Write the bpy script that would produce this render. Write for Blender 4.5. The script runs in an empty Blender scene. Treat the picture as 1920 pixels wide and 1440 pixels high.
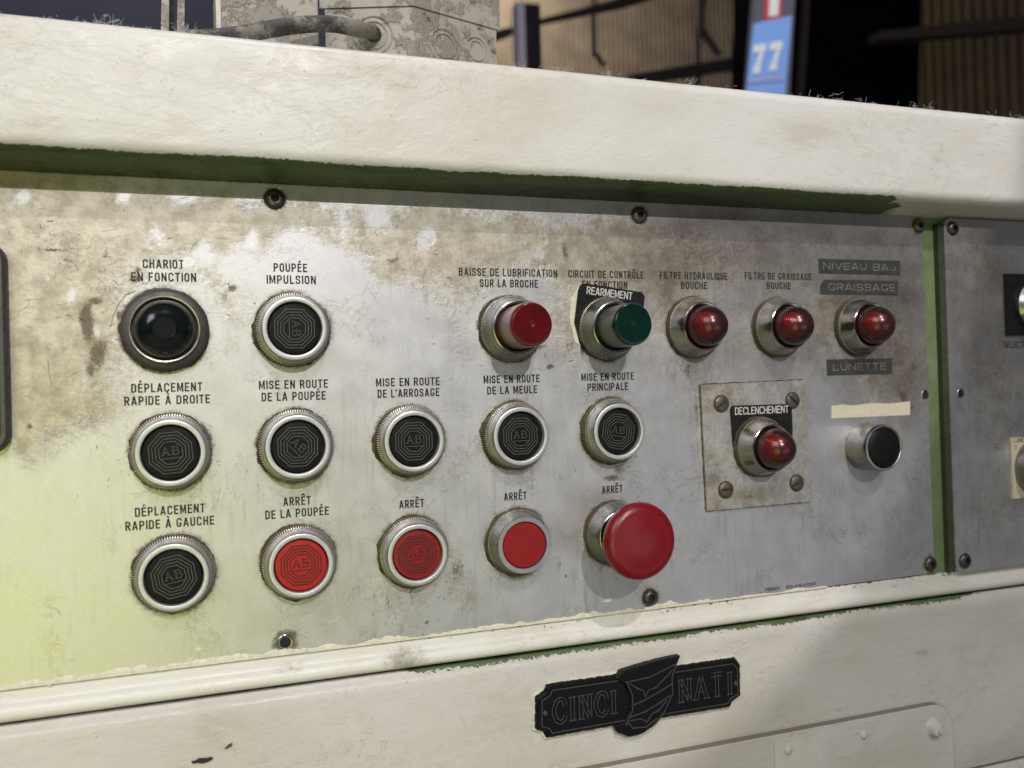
import bpy, math, random
import numpy as np
from mathutils import Matrix, Vector
random.seed(7); RNG = np.random.RandomState(7)
C = bpy.context.scene.collection
SC = bpy.context.scene
MM = 0.001
# ------------------------------------------------------------------ camera
# solved from the pitch of the push buttons; frame used below: x right, y up, h out of the panel (mm)
F, CX, CY, CH = 1665.123, 9.5745, 22.766, 447.544
W = np.array([0.01519115, -0.34648824, -0.02791699])
def rotm(w):
    th = np.linalg.norm(w); k = w/th
    K = np.array([[0, -k[2], k[1]], [k[2], 0, -k[0]], [-k[1], k[0], 0]])
    return np.eye(3)+np.sin(th)*K+(1-np.cos(th))*K@K
RM = rotm(W)
TO_WORLD = Matrix(((1, 0, 0), (0, 0, -1), (0, 1, 0)))          # (x, y, h) -> (X, -h, y)
cam_d = bpy.data.cameras.new('camera'); cam = bpy.data.objects.new('camera', cam_d); C.objects.link(cam)
m3 = TO_WORLD @ Matrix([list(r) for r in RM])
cam.matrix_world = Matrix.Translation((CX*MM, -CH*MM, CY*MM)) @ m3.to_4x4()
cam_d.sensor_width = 36; cam_d.lens = F/1920*36; cam_d.clip_start = 0.02; cam_d.clip_end = 60
cam_d.dof.use_dof = True; cam_d.dof.focus_distance = 0.47; cam_d.dof.aperture_fstop = 8.5
SC.camera = cam
# ------------------------------------------------------------------ light
wd = bpy.data.worlds.new('World'); SC.world = wd; wd.use_nodes = True
wd.node_tree.nodes['Background'].inputs[0].default_value = (0.84, 0.84, 1.0, 1)
wd.node_tree.nodes['Background'].inputs[1].default_value = 0.075
def lamp(name, kind, loc, target, power, color, **kw):
    d = bpy.data.lights.new(name, kind); d.energy = power; d.color = color
    for k, v in kw.items(): setattr(d, k, v)
    o = bpy.data.objects.new(name, d); C.objects.link(o); o.location = loc
    v = Vector(target)-Vector(loc); o.rotation_euler = v.to_track_quat('-Z', 'Y').to_euler()
    return o
lamp('hall_lamp_low', 'SPOT', (0.15, -5.4, 2.75), (0.130, 0, 0.222), 590, (1, .965, .955), spot_size=math.radians(7.46), spot_blend=.03, shadow_soft_size=.012)  # cone edge shaped to stand in for an unseen body's shadow, lower right
lamp('hall_lamp_high', 'AREA', (0.15, -4.3, 4.3), (0.15, 0, 0), 118, (1, .965, .955), shape='DISK', size=.07)
lamp('hall_lamp_overhead', 'AREA', (0.4, 0.1, 3.5), (0.3, 0, .2), 26, (1, .98, .95), shape='DISK', size=.5)
lamp('upper_left_fill', 'AREA', (-2.2, -2.8, 2.2), (0.1, 0, 0), 60, (.97, .975, 1), shape='RECTANGLE', size=2.2, size_y=1.8)  # added soft fill from the upper left, no actual window
lamp('hi_vis_bounce', 'AREA', (-0.24, -0.78, -0.24), (-0.09, 0, -0.10), .58, (.94, 1, .24), shape='DISK', size=.56, spread=math.radians(105))
lamp('low_cool_fill', 'AREA', (1.15, -2.3, -0.55), (0.2, 0, 0), 3.2, (.90, .93, 1), shape='RECTANGLE', size=1.5, size_y=.9)  # added fill lamp, gives the lower panel a cool sheen
lamp('sign_fill', 'SPOT', (0.4, -0.6, 4.2), (2.28, 2.6, 1.37), 480, (.92, .96, 1), spot_size=math.radians(14), spot_blend=.3, shadow_soft_size=.1)  # added spot that only brightens the blue sign
lamp('back_wall_fill', 'AREA', (2.6, 9.0, 6.6), (3.4, 10.5, 2.2), 270, (1, .88, .72), shape='DISK', size=.8)  # added out-of-view lamp that lights the back wall and its ribs
SC.view_settings.view_transform = 'Standard'; SC.view_settings.look = 'None'
SC.view_settings.exposure = 0; SC.view_settings.gamma = 1
# ------------------------------------------------------------------ pixel -> place helpers
def rayd(u, v):
    return RM @ np.array([(u-960)/F, -(v-720)/F, -1.])
CAM = np.array([CX, CY, CH])
def P(u, v, h=0.):
    w = rayd(u, v); return CAM+w*((h-CH)/w[2])
def PY(u, v, y):
    w = rayd(u, v); return CAM+w*((y-CY)/w[1])
# ------------------------------------------------------------------ mesh builder (mm)
def group_of(o, g):
    if g: o['group'] = g
class MB:
    def __init__(s): s.v = []; s.f = []; s.a = {}; s.m = []
    def add(s, vs, fs, mi=0):
        n = len(s.v); s.v += [tuple(map(float, p)) for p in vs]; s.f += [tuple(i+n for i in f) for f in fs]; s.m += [mi]*len(fs)
    def build(s, name, mat, parent=None, off=(0, 0, 0), smooth=True, angle=35, label=None, attrs=None):
        me = bpy.data.meshes.new(name)
        v = (np.array(s.v, dtype=float)-np.array(off))*MM
        me.from_pydata(v.tolist(), [], s.f)
        for k in (mat if isinstance(mat, (list, tuple)) else [mat]): me.materials.append(k)
        if any(s.m): me.polygons.foreach_set('material_index', s.m)
        if attrs:
            for k, arr in attrs.items():
                at = me.attributes.new(k, 'FLOAT', 'POINT'); at.data.foreach_set('value', np.asarray(arr, dtype=np.float32))
        me.update()
        if smooth:
            me.shade_smooth()
            try: me.set_sharp_from_angle(angle=math.radians(angle))
            except Exception: pass
        o = bpy.data.objects.new(name, me); C.objects.link(o)
        if parent is not None: o.parent = parent
        if label: o['label'] = label
        return o
def thing(name, label, cat, base, group=None):
    if name == 'control_panel': group = 'aluminium panels screwed to the machine'
    o = bpy.data.objects.new(name, None); C.objects.link(o)
    o.empty_display_size = .02
    o.location = (base[0]*MM, -base[2]*MM, base[1]*MM); o.rotation_euler = (math.pi/2, 0, 0)
    o['label'] = label; o['category'] = cat; group_of(o, group)
    return o
def top(o, base, label=None, cat=None, kind=None, group=None):
    o.location = (base[0]*MM, -base[2]*MM, base[1]*MM); o.rotation_euler = (math.pi/2, 0, 0)
    if label: o['label'] = label
    if cat: o['category'] = cat
    if kind: o['kind'] = kind
    group_of(o, group); return o
def place(o, x, y, h=0): o.location = (x*MM, y*MM, h*MM)
def box(mb, x0, x1, y0, y1, h0, h1, bev=0., mi=0):
    b = bev
    if b <= 0:
        vs = [(x, y, h) for h in (h0, h1) for x, y in ((x0, y0), (x1, y0), (x1, y1), (x0, y1))]
        mb.add(vs, [(3, 2, 1, 0), (4, 5, 6, 7), (0, 1, 5, 4), (1, 2, 6, 5), (2, 3, 7, 6), (3, 0, 4, 7)], mi); return
    vs = []
    for h, i in ((h0, 0), (h1-b, 0), (h1-b*.3, b*.3), (h1, b)):
        vs += [(x0+i, y0+i, h), (x1-i, y0+i, h), (x1-i, y1-i, h), (x0+i, y1-i, h)]
    fs = [(3, 2, 1, 0), (12, 13, 14, 15)]
    for k in range(3):
        for j in range(4): a = k*4+j; c = k*4+(j+1) % 4; fs.append((a, c, c+4, a+4))
    mb.add(vs, fs, mi)
def prism(mb, pts, h0, h1, bev=0., mi=0):
    """extruded outline (counter-clockwise), optional bevelled upper edge"""
    n = len(pts); P2 = np.array(pts, float)
    lv = [(h0, 0.)]
    if bev > 0: lv += [(h1-bev, 0.), (h1, bev)]
    else: lv += [(h1, 0.)]
    d1 = P2-np.roll(P2, 1, 0); d2 = np.roll(P2, -1, 0)-P2
    n1 = np.stack([-d1[:, 1], d1[:, 0]], 1); n1 /= np.linalg.norm(n1, axis=1)[:, None]+1e-9
    n2 = np.stack([-d2[:, 1], d2[:, 0]], 1); n2 /= np.linalg.norm(n2, axis=1)[:, None]+1e-9
    nn = n1+n2; nn /= np.maximum((nn*n1).sum(1), .35)[:, None]
    vs = []
    for h, i in lv: vs += [(x, y, h) for x, y in P2+nn*i]
    fs = [tuple(range((len(lv)-1)*n, len(lv)*n)), tuple(range(n-1, -1, -1))]
    for k in range(len(lv)-1):
        for j in range(n): a = k*n+j; c = k*n+(j+1) % n; fs.append((a, c, c+n, a+n))
    mb.add(vs, fs, mi)
def lathe(mb, prof, seg=72, cx=0, cy=0, rf=None, cap=True, mi=0):
    n = len(prof); vs = []
    for k, (r, h) in enumerate(prof):
        for j in range(seg):
            t = 2*math.pi*j/seg; rr = r*(rf(k, j, t) if rf else 1)
            vs.append((cx+rr*math.cos(t), cy+rr*math.sin(t), h))
    fs = []
    for k in range(n-1):
        for j in range(seg):
            a = k*seg+j; b = k*seg+(j+1) % seg; fs.append((a, b, b+seg, a+seg))
    if cap: fs.append(tuple(range((n-1)*seg, n*seg)))
    mb.add(vs, fs, mi)
def tube(mb, pts, r, seg=5, mi=0, taper=None, closed_caps=True):
    pts = [np.array(p, float) for p in pts]; vs = []; n = len(pts)
    for i, p in enumerate(pts):
        t = pts[min(i+1, n-1)]-pts[max(i-1, 0)]; t = t/(np.linalg.norm(t)+1e-9)
        a = np.cross(t, [0.3, 0.2, 1.]); a /= np.linalg.norm(a)+1e-9; b = np.cross(t, a)
        rr = r*(taper(i/(n-1)) if taper else 1)
        for j in range(seg):
            q = 2*math.pi*j/seg; vs.append(p+rr*(math.cos(q)*a+math.sin(q)*b))
    fs = [(i*seg+j, i*seg+(j+1) % seg, (i+1)*seg+(j+1) % seg, (i+1)*seg+j) for i in range(n-1) for j in range(seg)]
    if closed_caps: fs += [tuple(range(seg-1, -1, -1)), tuple(range((n-1)*seg, n*seg))]
    mb.add(vs, fs, mi)
# value noise on numpy arrays
_T = RNG.rand(256, 256)
def vnoise(x, y):
    xi = np.floor(x).astype(int); yi = np.floor(y).astype(int); fx = x-xi; fy = y-yi
    fx = fx*fx*(3-2*fx); fy = fy*fy*(3-2*fy)
    g = lambda a, b: _T[a % 256, b % 256]
    return (g(xi, yi)*(1-fx)+g(xi+1, yi)*fx)*(1-fy)+(g(xi, yi+1)*(1-fx)+g(xi+1, yi+1)*fx)*fy
def fbm(x, y, s, o=4):
    x = np.asarray(x, float); y = np.asarray(y, float)
    r = 0; a = .5; t = 0
    for k in range(o): r = r+a*vnoise(x/s+17.3*k, y/s+9.1*k); t += a; a *= .5; s = s/2.03
    return r/t
# ------------------------------------------------------------------ materials
class NT:
    def __init__(s, name):
        s.m = bpy.data.materials.new(name); s.m.use_nodes = True; s.t = s.m.node_tree; s.t.nodes.clear()
        s.out = s.n('ShaderNodeOutputMaterial')
    def n(s, k, **kw):
        x = s.t.nodes.new(k)
        for a, b in kw.items():
            if a.startswith('i_'):
                key = a[2:]; key = int(key) if key.isdigit() else key.replace('_', ' ')
                s.put(x, key, b)
            else: setattr(x, a, b)
        return x
    def put(s, x, key, b):
        inp = x.inputs[key]
        if isinstance(b, bpy.types.NodeSocket): s.t.links.new(b, inp)
        elif isinstance(b, bpy.types.Node): s.t.links.new(b.outputs[0], inp)
        else:
            if isinstance(b, (tuple, list)) and len(b) == 3 and len(getattr(inp, 'default_value', (0,))) == 4: b = (*b, 1)
            inp.default_value = b
    def co(s, scale=(1, 1, 1)):
        if not hasattr(s, '_tc'): s._tc = s.n('ShaderNodeTexCoord').outputs['Object']
        if scale == (1, 1, 1): return s._tc
        return s.n('ShaderNodeMapping', i_Vector=s._tc, i_Scale=scale).outputs[0]
    def noise(s, scale, detail=4, rough=.55, st=(1, 1, 1), dist=0.):
        return s.n('ShaderNodeTexNoise', i_Vector=s.co(st), i_Scale=float(scale), i_Detail=float(detail), i_Roughness=rough, i_Distortion=dist).outputs['Fac']
    def voro(s, scale, st=(1, 1, 1), feature='F1', rnd=1.):
        x = s.n('ShaderNodeTexVoronoi', feature=feature, i_Vector=s.co(st), i_Scale=float(scale)); return x
    def ramp(s, f, a, b, lo=0., hi=1.):
        return s.n('ShaderNodeMapRange', interpolation_type='SMOOTHSTEP', i_Value=f, i_1=a, i_2=b, i_3=lo, i_4=hi).outputs[0]
    def mix(s, f, a, b, bt='MIX'):
        x = s.n('ShaderNodeMix', data_type='RGBA', blend_type=bt)
        s.put(x, 0, f); s.put(x, 6, a); s.put(x, 7, b); return x.outputs[2]
    def ma(s, op, a, b=0., c=0.):
        x = s.n('ShaderNodeMath', operation=op); s.put(x, 0, a); s.put(x, 1, b); s.put(x, 2, c); return x.outputs[0]
    def attr(s, name): return s.n('ShaderNodeAttribute', attribute_name=name).outputs['Fac']
    def bump(s, h, strength=.3, dist=.001, nrm=None):
        x = s.n('ShaderNodeBump', i_Height=h, i_Strength=strength, i_Distance=dist)
        if nrm is not None: s.put(x, 'Normal', nrm)
        return x.outputs[0]
    def pr(s, **kw):
        x = s.n('ShaderNodeBsdfPrincipled')
        for a, b in kw.items(): s.put(x, a.replace('_', ' '), b)
        s.t.links.new(x.outputs[0], s.out.inputs[0]); return x
MAT = {}
def simple(name, col, rough=.5, metal=0., var=.12, scale=300, bump=.0, bscale=900, **kw):
    t = NT(name); f = t.noise(scale, 4)
    c2 = tuple(max(0, c*(1-2*var)) for c in col); c3 = tuple(min(1, c*(1+var)) for c in col)
    args = dict(Base_Color=t.mix(f, c2, c3), Roughness=t.ramp(t.noise(scale*.4, 3), .2, .8, max(.05, rough-.1), min(1, rough+.12)), Metallic=metal)
    if bump: args['Normal'] = t.bump(t.noise(bscale, 4), bump, .0004)
    args.update(kw); t.pr(**args); MAT[name] = t.m; return t.m
def panel_mat(name, clean, tint):
    t = NT(name)
    d = t.attr('dirt'); g = t.attr('grime')
    n1 = t.noise(55, 6, .65); n2 = t.noise(330, 8, .78); n3 = t.noise(2400, 2, .6); n4 = t.noise(1500, 2, .5, (.25, 1, 1))
    col = t.mix(t.ramp(n1, .3, .7), tuple(c*.9 for c in clean), clean)
    col = t.mix(t.ramp(n4, .3, .7, 0, .22), col, tuple(c*.62 for c in clean))
    nz = t.ma('ADD', t.ma('MULTIPLY', t.ma('SUBTRACT', n2, .5), 1.8), t.ma('MULTIPLY', t.ma('SUBTRACT', t.noise(100, 6, .7), .5), 1.5))
    nz = t.ma('MULTIPLY', nz, t.ramp(d, .03, .55, .10, 1.))
    dm = t.ramp(t.ma('ADD', d, nz), .12, .80, 0, .90)
    n5 = t.noise(110, 5, .65)
    dcol = t.mix(t.ramp(n5, .32, .68), (.32, .285, .215), (.56, .52, .425))
    dcol = t.mix(t.ramp(n3, .48, .66, 0, .55), dcol, (.20, .155, .09))
    col = t.mix(dm, col, dcol)
    col = t.mix(t.ma('MULTIPLY', t.attr('dirt_shade'), t.ramp(n2, .2, .8, .55, .9)), col, (.145, .115, .09))  # soft shade and brown dirt tone painted into the plate colour
    # rundown streaks, fine scratches and small flecks
    stv = t.ramp(t.noise(330, 4, .6, (1, .09, 1)), .50, .68, 0, .22); stv = t.ma('MULTIPLY', stv, t.ramp(t.noise(18, 3), .42, .62))
    col = t.mix(stv, col, (.22, .19, .14))
    cl = t.ma('ABSOLUTE', t.ma('SUBTRACT', t.noise(60, 7, .72, (1, 1, 1), 1.4), .5)); cl = t.ma('MULTIPLY', t.ramp(cl, .002, .014, .6, 0), t.ramp(t.noise(24, 3), .50, .60))
    col = t.mix(cl, col, (.20, .165, .11))
    v = t.voro(190, (1, .35, 1)); fl = t.ramp(v.outputs['Distance'], .035, .075, 1, 0)
    fl = t.ma('MULTIPLY', fl, t.ramp(t.noise(35, 3), .5, .62, 0, .85))
    col = t.mix(fl, col, (.09, .075, .05))
    gm = t.ramp(t.ma('ADD', g, t.ma('MULTIPLY', t.ma('SUBTRACT', t.noise(650, 6, .75), .52), 1.5)), .35, .85, 0, .82)
    gm = t.ma('MULTIPLY', gm, t.ramp(g, .02, .25))
    col = t.mix(gm, col, (.075, .052, .026))
    dg = t.ma('MAXIMUM', dm, gm)
    rough = t.ma('ADD', t.ramp(dg, 0, 1, .47, .50), t.ramp(n1, .3, .7, -.03, .04))
    nb = t.bump(n3, .16, .00012); nb = t.bump(t.ma('MULTIPLY', n2, dg), .35, .0005, nb)
    t.pr(Base_Color=col, Roughness=rough, Metallic=t.ma('SUBTRACT', t.ramp(dm, 0, 1, .90, .84), t.ma('MULTIPLY', gm, .5)), Normal=nb)
    MAT[name] = t.m; return t.m
def paint_mat(name, white=(.665, .645, .615), green=(.11, .16, .068), stain=1.):
    t = NT(name)
    chip = t.attr('chip'); sm = t.attr('soil')
    na = t.noise(130, 7, .72, (.45, 1, 1)); nb = t.noise(30, 4, .6)
    m = t.ramp(t.ma('ADD', chip, t.ma('ADD', t.ma('MULTIPLY', t.ma('SUBTRACT', na, .5), 4.4), t.ma('MULTIPLY', t.ma('SUBTRACT', t.noise(520, 5, .75, (.8, 1, 1)), .5), 7.5))), -.1, .1)
    big = t.noise(14, 5, .62, (.6, 1, 1), .4)
    w = t.mix(t.ramp(big, .35, .7), white, tuple(c*k for c, k in zip(white, (.88, .86, .80))))
    st = t.ramp(t.noise(45, 6, .7, (.35, 1, 1)), .53, .70, 0, .34*stain)
    w = t.mix(st, w, (.42, .37, .27))
    cr = t.ma('ABSOLUTE', t.ma('SUBTRACT', t.noise(42, 7, .74, (.6, 1, 1), 1.6), .5)); cr = t.ma('MULTIPLY', t.ramp(cr, .001, .010, .38, 0), t.ramp(t.noise(16, 3), .50, .60))
    w = t.mix(cr, w, (.20, .17, .13))
    sm2 = t.ma('MULTIPLY', t.ramp(t.noise(300, 5, .7, (.3, 1.2, 1), .5), .54, .70, 0, .5), t.ramp(t.noise(13, 3), .52, .62)); w = t.mix(sm2, w, (.24, .23, .22))
    # blue-grey ink specks and dark nicks
    v = t.voro(95, (.5, 1, 1)); sp = t.ma('MULTIPLY', t.ramp(v.outputs['Distance'], .02, .07, 1, 0), t.ramp(t.noise(20, 3), .55, .63, 0, .12))
    w = t.mix(sp, w, (.16, .21, .26))
    so = t.ramp(t.ma('ADD', sm, t.ma('MULTIPLY', t.ma('SUBTRACT', t.noise(260, 6, .75), .5), .9)), .25, .8, 0, .8)
    so = t.ma('MULTIPLY', so, t.ramp(sm, .02, .2))
    w = t.mix(so, w, (.13, .10, .06))
    gr = t.mix(t.noise(200, 5, .6), green, tuple(c*.55 for c in green))
    gr = t.mix(t.ramp(t.noise(90, 5, .7, (.3, 1, 1)), .52, .7, 0, .65), gr, (.02, .02, .012))
    gr = t.mix(so, gr, (.015, .013, .008))
    col = t.mix(m, w, gr)
    # relief: brush sags, runs, paint pimples, film edge
    pim = t.voro(260); pm = t.ma('MULTIPLY', t.ramp(pim.outputs['Distance'], .0, .2, 1, 0), t.ramp(t.noise(140, 3), .57, .62))
    n = t.bump(t.noise(26, 4, .5, (.7, 1, 1), .6), .5, .0022)
    n = t.bump(t.noise(120, 6, .66, (.6, 1, 1), .8), .5, .0007, n)
    n = t.bump(t.ramp(t.noise(70, 6, .7, (.5, 1, 1), 1.2), .47, .53), .22, .0004, n)
    n = t.bump(pm, .45, .0008, n); n = t.bump(t.noise(1100, 2), .10, .0002, n)
    n = t.bump(t.ma('SUBTRACT', 1., m), .7, .0005, n)
    t.pr(Base_Color=col, Roughness=t.ramp(nb, .3, .7, .28, .44), Normal=n, Specular_IOR_Level=.30)
    MAT[name] = t.m; return t.m
panel_mat('panel_metal', (.62, .615, .62), None)
paint_mat('white_paint')
paint_mat('door_paint', (.545, .52, .505), stain=.9)
simple('green_paint', (.042, .055, .027), .45, var=.3, scale=160, bump=.3)
simple('green_paint_pale', (.15, .20, .095), .4, var=.2, scale=120, bump=.2)
simple('ring_metal', (.44, .43, .42), .33, .9, .10, 500, .03, 2500)
simple('ring_front', (.54, .54, .535), .42, .6, .07, 700, .03, 2500)
simple('bezel_metal', (.31, .305, .295), .25, 1., .18, 260, .03, 2500)
simple('knurl_metal', (.46, .42, .34), .35, .85, .3, 500, .1, 1500)
simple('chrome', (.46, .455, .44), .17, 1., .2, 150, .05, 2000)
simple('dark_flange', (.085, .08, .072), .5, .4, .25, 400, .1)
simple('black_plastic', (.006, .006, .006), .5, 0, .3, 500, .1, 1800, Specular_IOR_Level=.16)
simple('black_plastic_dusty', (.085, .081, .072), .55, 0, .6, 1500, .15, 1800)
simple('red_plastic', (.24, .010, .010), .45, 0, .14, 300, .1, 1800, Specular_IOR_Level=.25)
simple('red_plastic_bright', (.40, .015, .014), .45, 0, .14, 300, .1, 1800, Specular_IOR_Level=.25)
simple('red_groove', (.030, .008, .006), .6, 0, .3, 600)
simple('red_knob', (.17, .004, .008), .30, 0, .10, 60, .06, 1500)
simple('green_groove', (.002, .05, .032), .4, 0, .3, 600)
simple('grime', (.075, .055, .032), .9, 0, .7, 700, .9, 1200)
simple('ink', (.018, .015, .013), .7, 0, .45, 900)
simple('white_ink', (.62, .61, .56), .6, 0, .25, 900)
simple('label_black', (.012, .012, .013), .42, 0, .4, 500, .1, Specular_IOR_Level=.25)
simple('dymo_grey', (.045, .047, .042), .42, 0, .25, 400, .15)
simple('dymo_letter', (.25, .235, .18), .6, 0, .4, 900)
simple('cream_label', (.62, .56, .42), .4, 0, .12, 300, .15)
simple('cream_filler', (.66, .62, .50), .55, 0, .15, 400, .6, 700)
simple('screw_dark', (.13, .12, .10), .34, .8, .5, 600, .2)
simple('screw_brown', (.17, .15, .12), .42, .75, .4, 700, .2)
simple('hole_black', (.006, .006, .006), .8, 0, .1)
simple('nameplate_black', (.004, .004, .005), .42, 0, .3, 300, .25, 900, Specular_IOR_Level=.2)
simple('nameplate_edge', (.055, .051, .046), .38, 0, .4, 400, .2, 900)
simple('lint_pale', (.62, .62, .62), .9)
simple('fibre_tan', (.50, .45, .33), .8, 0, .3)
simple('cable_black', (.035, .032, .028), .5, 0, .4, 200, .3)
simple('paint_flake', (.62, .58, .50), .5, 0, .2, 200, .4)
simple('bulb_brass', (.35, .25, .07), .35, .8)
# translucent lenses: tinted clear shell over a ribbed core
def shell(name, tint, gloss=.24):
    t = NT(name)
    tr = t.n('ShaderNodeBsdfTransparent', i_Color=(*tint, 1)); gl = t.n('ShaderNodeBsdfGlossy', i_Color=(1, .93, .93, 1), i_Roughness=gloss)
    df = t.n('ShaderNodeBsdfDiffuse', i_Color=(*[c*.35+.02 for c in tint], 1))
    lw = t.n('ShaderNodeFresnel', i_IOR=1.5)
    a = t.n('ShaderNodeMixShader', i_0=t.ramp(t.noise(900, 2), .3, .8, .05, .16)); t.put(a, 1, tr); t.put(a, 2, df)
    b = t.n('ShaderNodeMixShader', i_0=t.ma('MULTIPLY', lw.outputs[0], 1.15)); t.put(b, 1, a.outputs[0]); t.put(b, 2, gl)
    t.t.links.new(b.outputs[0], t.out.inputs[0]); MAT[name] = t.m
shell('lens_shell_red', (.62, .20, .21)); shell('lens_shell_dark', (.16, .20, .20), .2)
def lens_core(name, col, rough=.22):
    t = NT(name)
    t.pr(Base_Color=t.mix(t.noise(500, 3), col, tuple(c*.55 for c in col)), Roughness=rough, Coat_Weight=.5, Coat_Roughness=.15, Specular_IOR_Level=.6)
    MAT[name] = t.m
lens_core('lens_core_red', (.48, .012, .014)); lens_core('lens_dark_red', (.16, .008, .010)); lens_core('lens_front_red', (.13, .001, .004), .24)
lens_core('lens_side_red', (.16, .06, .05), .4); lens_core('lens_dark_green', (.004, .018, .013))
lens_core('lens_front_green', (.0, .028, .018), .2); lens_core('lens_side_green', (.045, .06, .045), .4)
lens_core('lens_black_green', (.002, .005, .005), .2)
# ------------------------------------------------------------------ stroke lettering
R_ = 1
GL = {
 'A': (.56, [[(0, 0), (.44, 1), (.56, 1), (1, 0)], [(.16, .26), (.84, .26)]]),
 'B': (.50, [[(0, 0), (0, 1), (1, 1, R_), (1, .53, R_), (0, .53)], [(0, .53), (1, .53, R_), (1, 0, R_), (0, 0)]]),
 'C': (.52, [[(1, .80), (1, 1, R_), (0, 1, R_), (0, 0, R_), (1, 0, R_), (1, .20)]]),
 'D': (.50, [[(0, 0), (0, 1), (1, 1, R_), (1, 0, R_), (0, 0)]]),
 'E': (.44, [[(1, 1), (0, 1), (0, 0), (1, 0)], [(0, .52), (.86, .52)]]),
 'F': (.42, [[(1, 1), (0, 1), (0, 0)], [(0, .50), (.84, .50)]]),
 'G': (.54, [[(1, .82), (1, 1, R_), (0, 1, R_), (0, 0, R_), (1, 0, R_), (1, .38), (.70, .38)]]),
 'H': (.50, [[(0, 0), (0, 1)], [(1, 0), (1, 1)], [(0, .52), (1, .52)]]),
 'I': (.0, [[(0, 0), (0, 1)]]),
 'L': (.40, [[(0, 1), (0, 0), (1, 0)]]),
 'M': (.66, [[(0, 0), (0, 1), (.08, 1), (.5, .12), (.92, 1), (1, 1), (1, 0)]]),
 'N': (.52, [[(0, 0), (0, 1), (.06, 1), (.94, 0), (1, 0), (1, 1)]]),
 'O': (.50, [[(.5, 1), (0, 1, R_), (0, 0, R_), (1, 0, R_), (1, 1, R_), (.5, 1)]]),
 'P': (.50, [[(0, 0), (0, 1), (1, 1, R_), (1, .44, R_), (0, .44)]]),
 'Q': (.50, [[(.5, 1), (0, 1, R_), (0, 0, R_), (1, 0, R_), (1, 1, R_), (.5, 1)], [(.6, .2), (1.05, -.04)]]),
 'R': (.50, [[(0, 0), (0, 1), (1, 1, R_), (1, .47, R_), (0, .47)], [(.5, .47), (1, 0)]]),
 'S': (.50, [[(1, .80), (1, 1, R_), (0, 1, R_), (0, .55, R_), (1, .47, R_), (1, 0, R_), (0, 0, R_), (0, .20)]]),
 'T': (.46, [[(0, 1), (1, 1)], [(.5, 1), (.5, 0)]]),
 'U': (.50, [[(0, 1), (0, 0, R_), (1, 0, R_), (1, 1)]]),
 'V': (.54, [[(0, 1), (.46, 0), (.54, 0), (1, 1)]]),
 'Y': (.54, [[(0, 1), (.5, .45), (1, 1)], [(.5, .45), (.5, 0)]]),
 '1': (.20, [[(0, .8), (1, 1), (1, 0)]]), '2': (.46, [[(0, .75), (0, 1, R_), (1, 1, R_), (1, .55), (0, 0), (1, 0)]]),
 '3': (.46, [[(0, .8), (0, 1, R_), (1, 1, R_), (1, .53, R_), (.4, .53)], [(.4, .53), (1, .53, R_), (1, 0, R_), (0, 0, R_), (0, .2)]]),
 '4': (.50, [[(.75, 0), (.75, 1), (0, .3), (1, .3)]]), '7': (.46, [[(0, 1), (1, 1), (.35, 0)]]),
 '8': (.48, [[(.5, 1), (0, 1, R_), (0, .53, R_), (1, .53, R_), (1, 1, R_), (.5, 1)], [(.5, .53), (0, .53, R_), (0, 0, R_), (1, 0, R_), (1, .53, R_), (.5, .53)]]),
 '0': (.46, [[(.5, 1), (0, 1, R_), (0, 0, R_), (1, 0, R_), (1, 1, R_), (.5, 1)]]),
 '6': (.48, [[(1, .8), (1, 1, R_), (0, 1, R_), (0, 0, R_), (1, 0, R_), (1, .53, R_), (0, .5)]]),
 '-': (.24, [[(0, .45), (1, .45)]]), "'": (.0, [[(0, .85), (0, 1.0)]]), '.': (.0, [[(0, 0), (0, .04)]]), '·': (.0, [[(0, .42), (0, .5)]]),
}
ACC = {'É': ('E', 'a'), 'È': ('E', 'g'), 'À': ('A', 'g'), 'Ê': ('E', 'c'), 'Ô': ('O', 'c')}
def rounded(pts, rad):
    out = []
    n = len(pts)
    for i, p in enumerate(pts):
        q = np.array(p[:2], float)
        if len(p) < 3 or i in (0, n-1): out.append(q); continue
        a = np.array(pts[i-1][:2], float); b = np.array(pts[i+1][:2], float)
        la = np.linalg.norm(a-q); lb = np.linalg.norm(b-q)
        r = min(rad, la*.499 if len(pts[i-1]) > 2 else la, lb*.499 if len(pts[i+1]) > 2 else lb)
        s = q+(a-q)/la*r; e = q+(b-q)/lb*r
        for k in range(7):
            t = k/6; # ellipse-like corner
            w = .42
            c1 = s+(q-s)*.56; c2 = e+(q-e)*.56
            out.append((1-t)**3*s+3*(1-t)**2*t*c1+3*(1-t)*t*t*c2+t**3*e)
    return out
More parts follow.
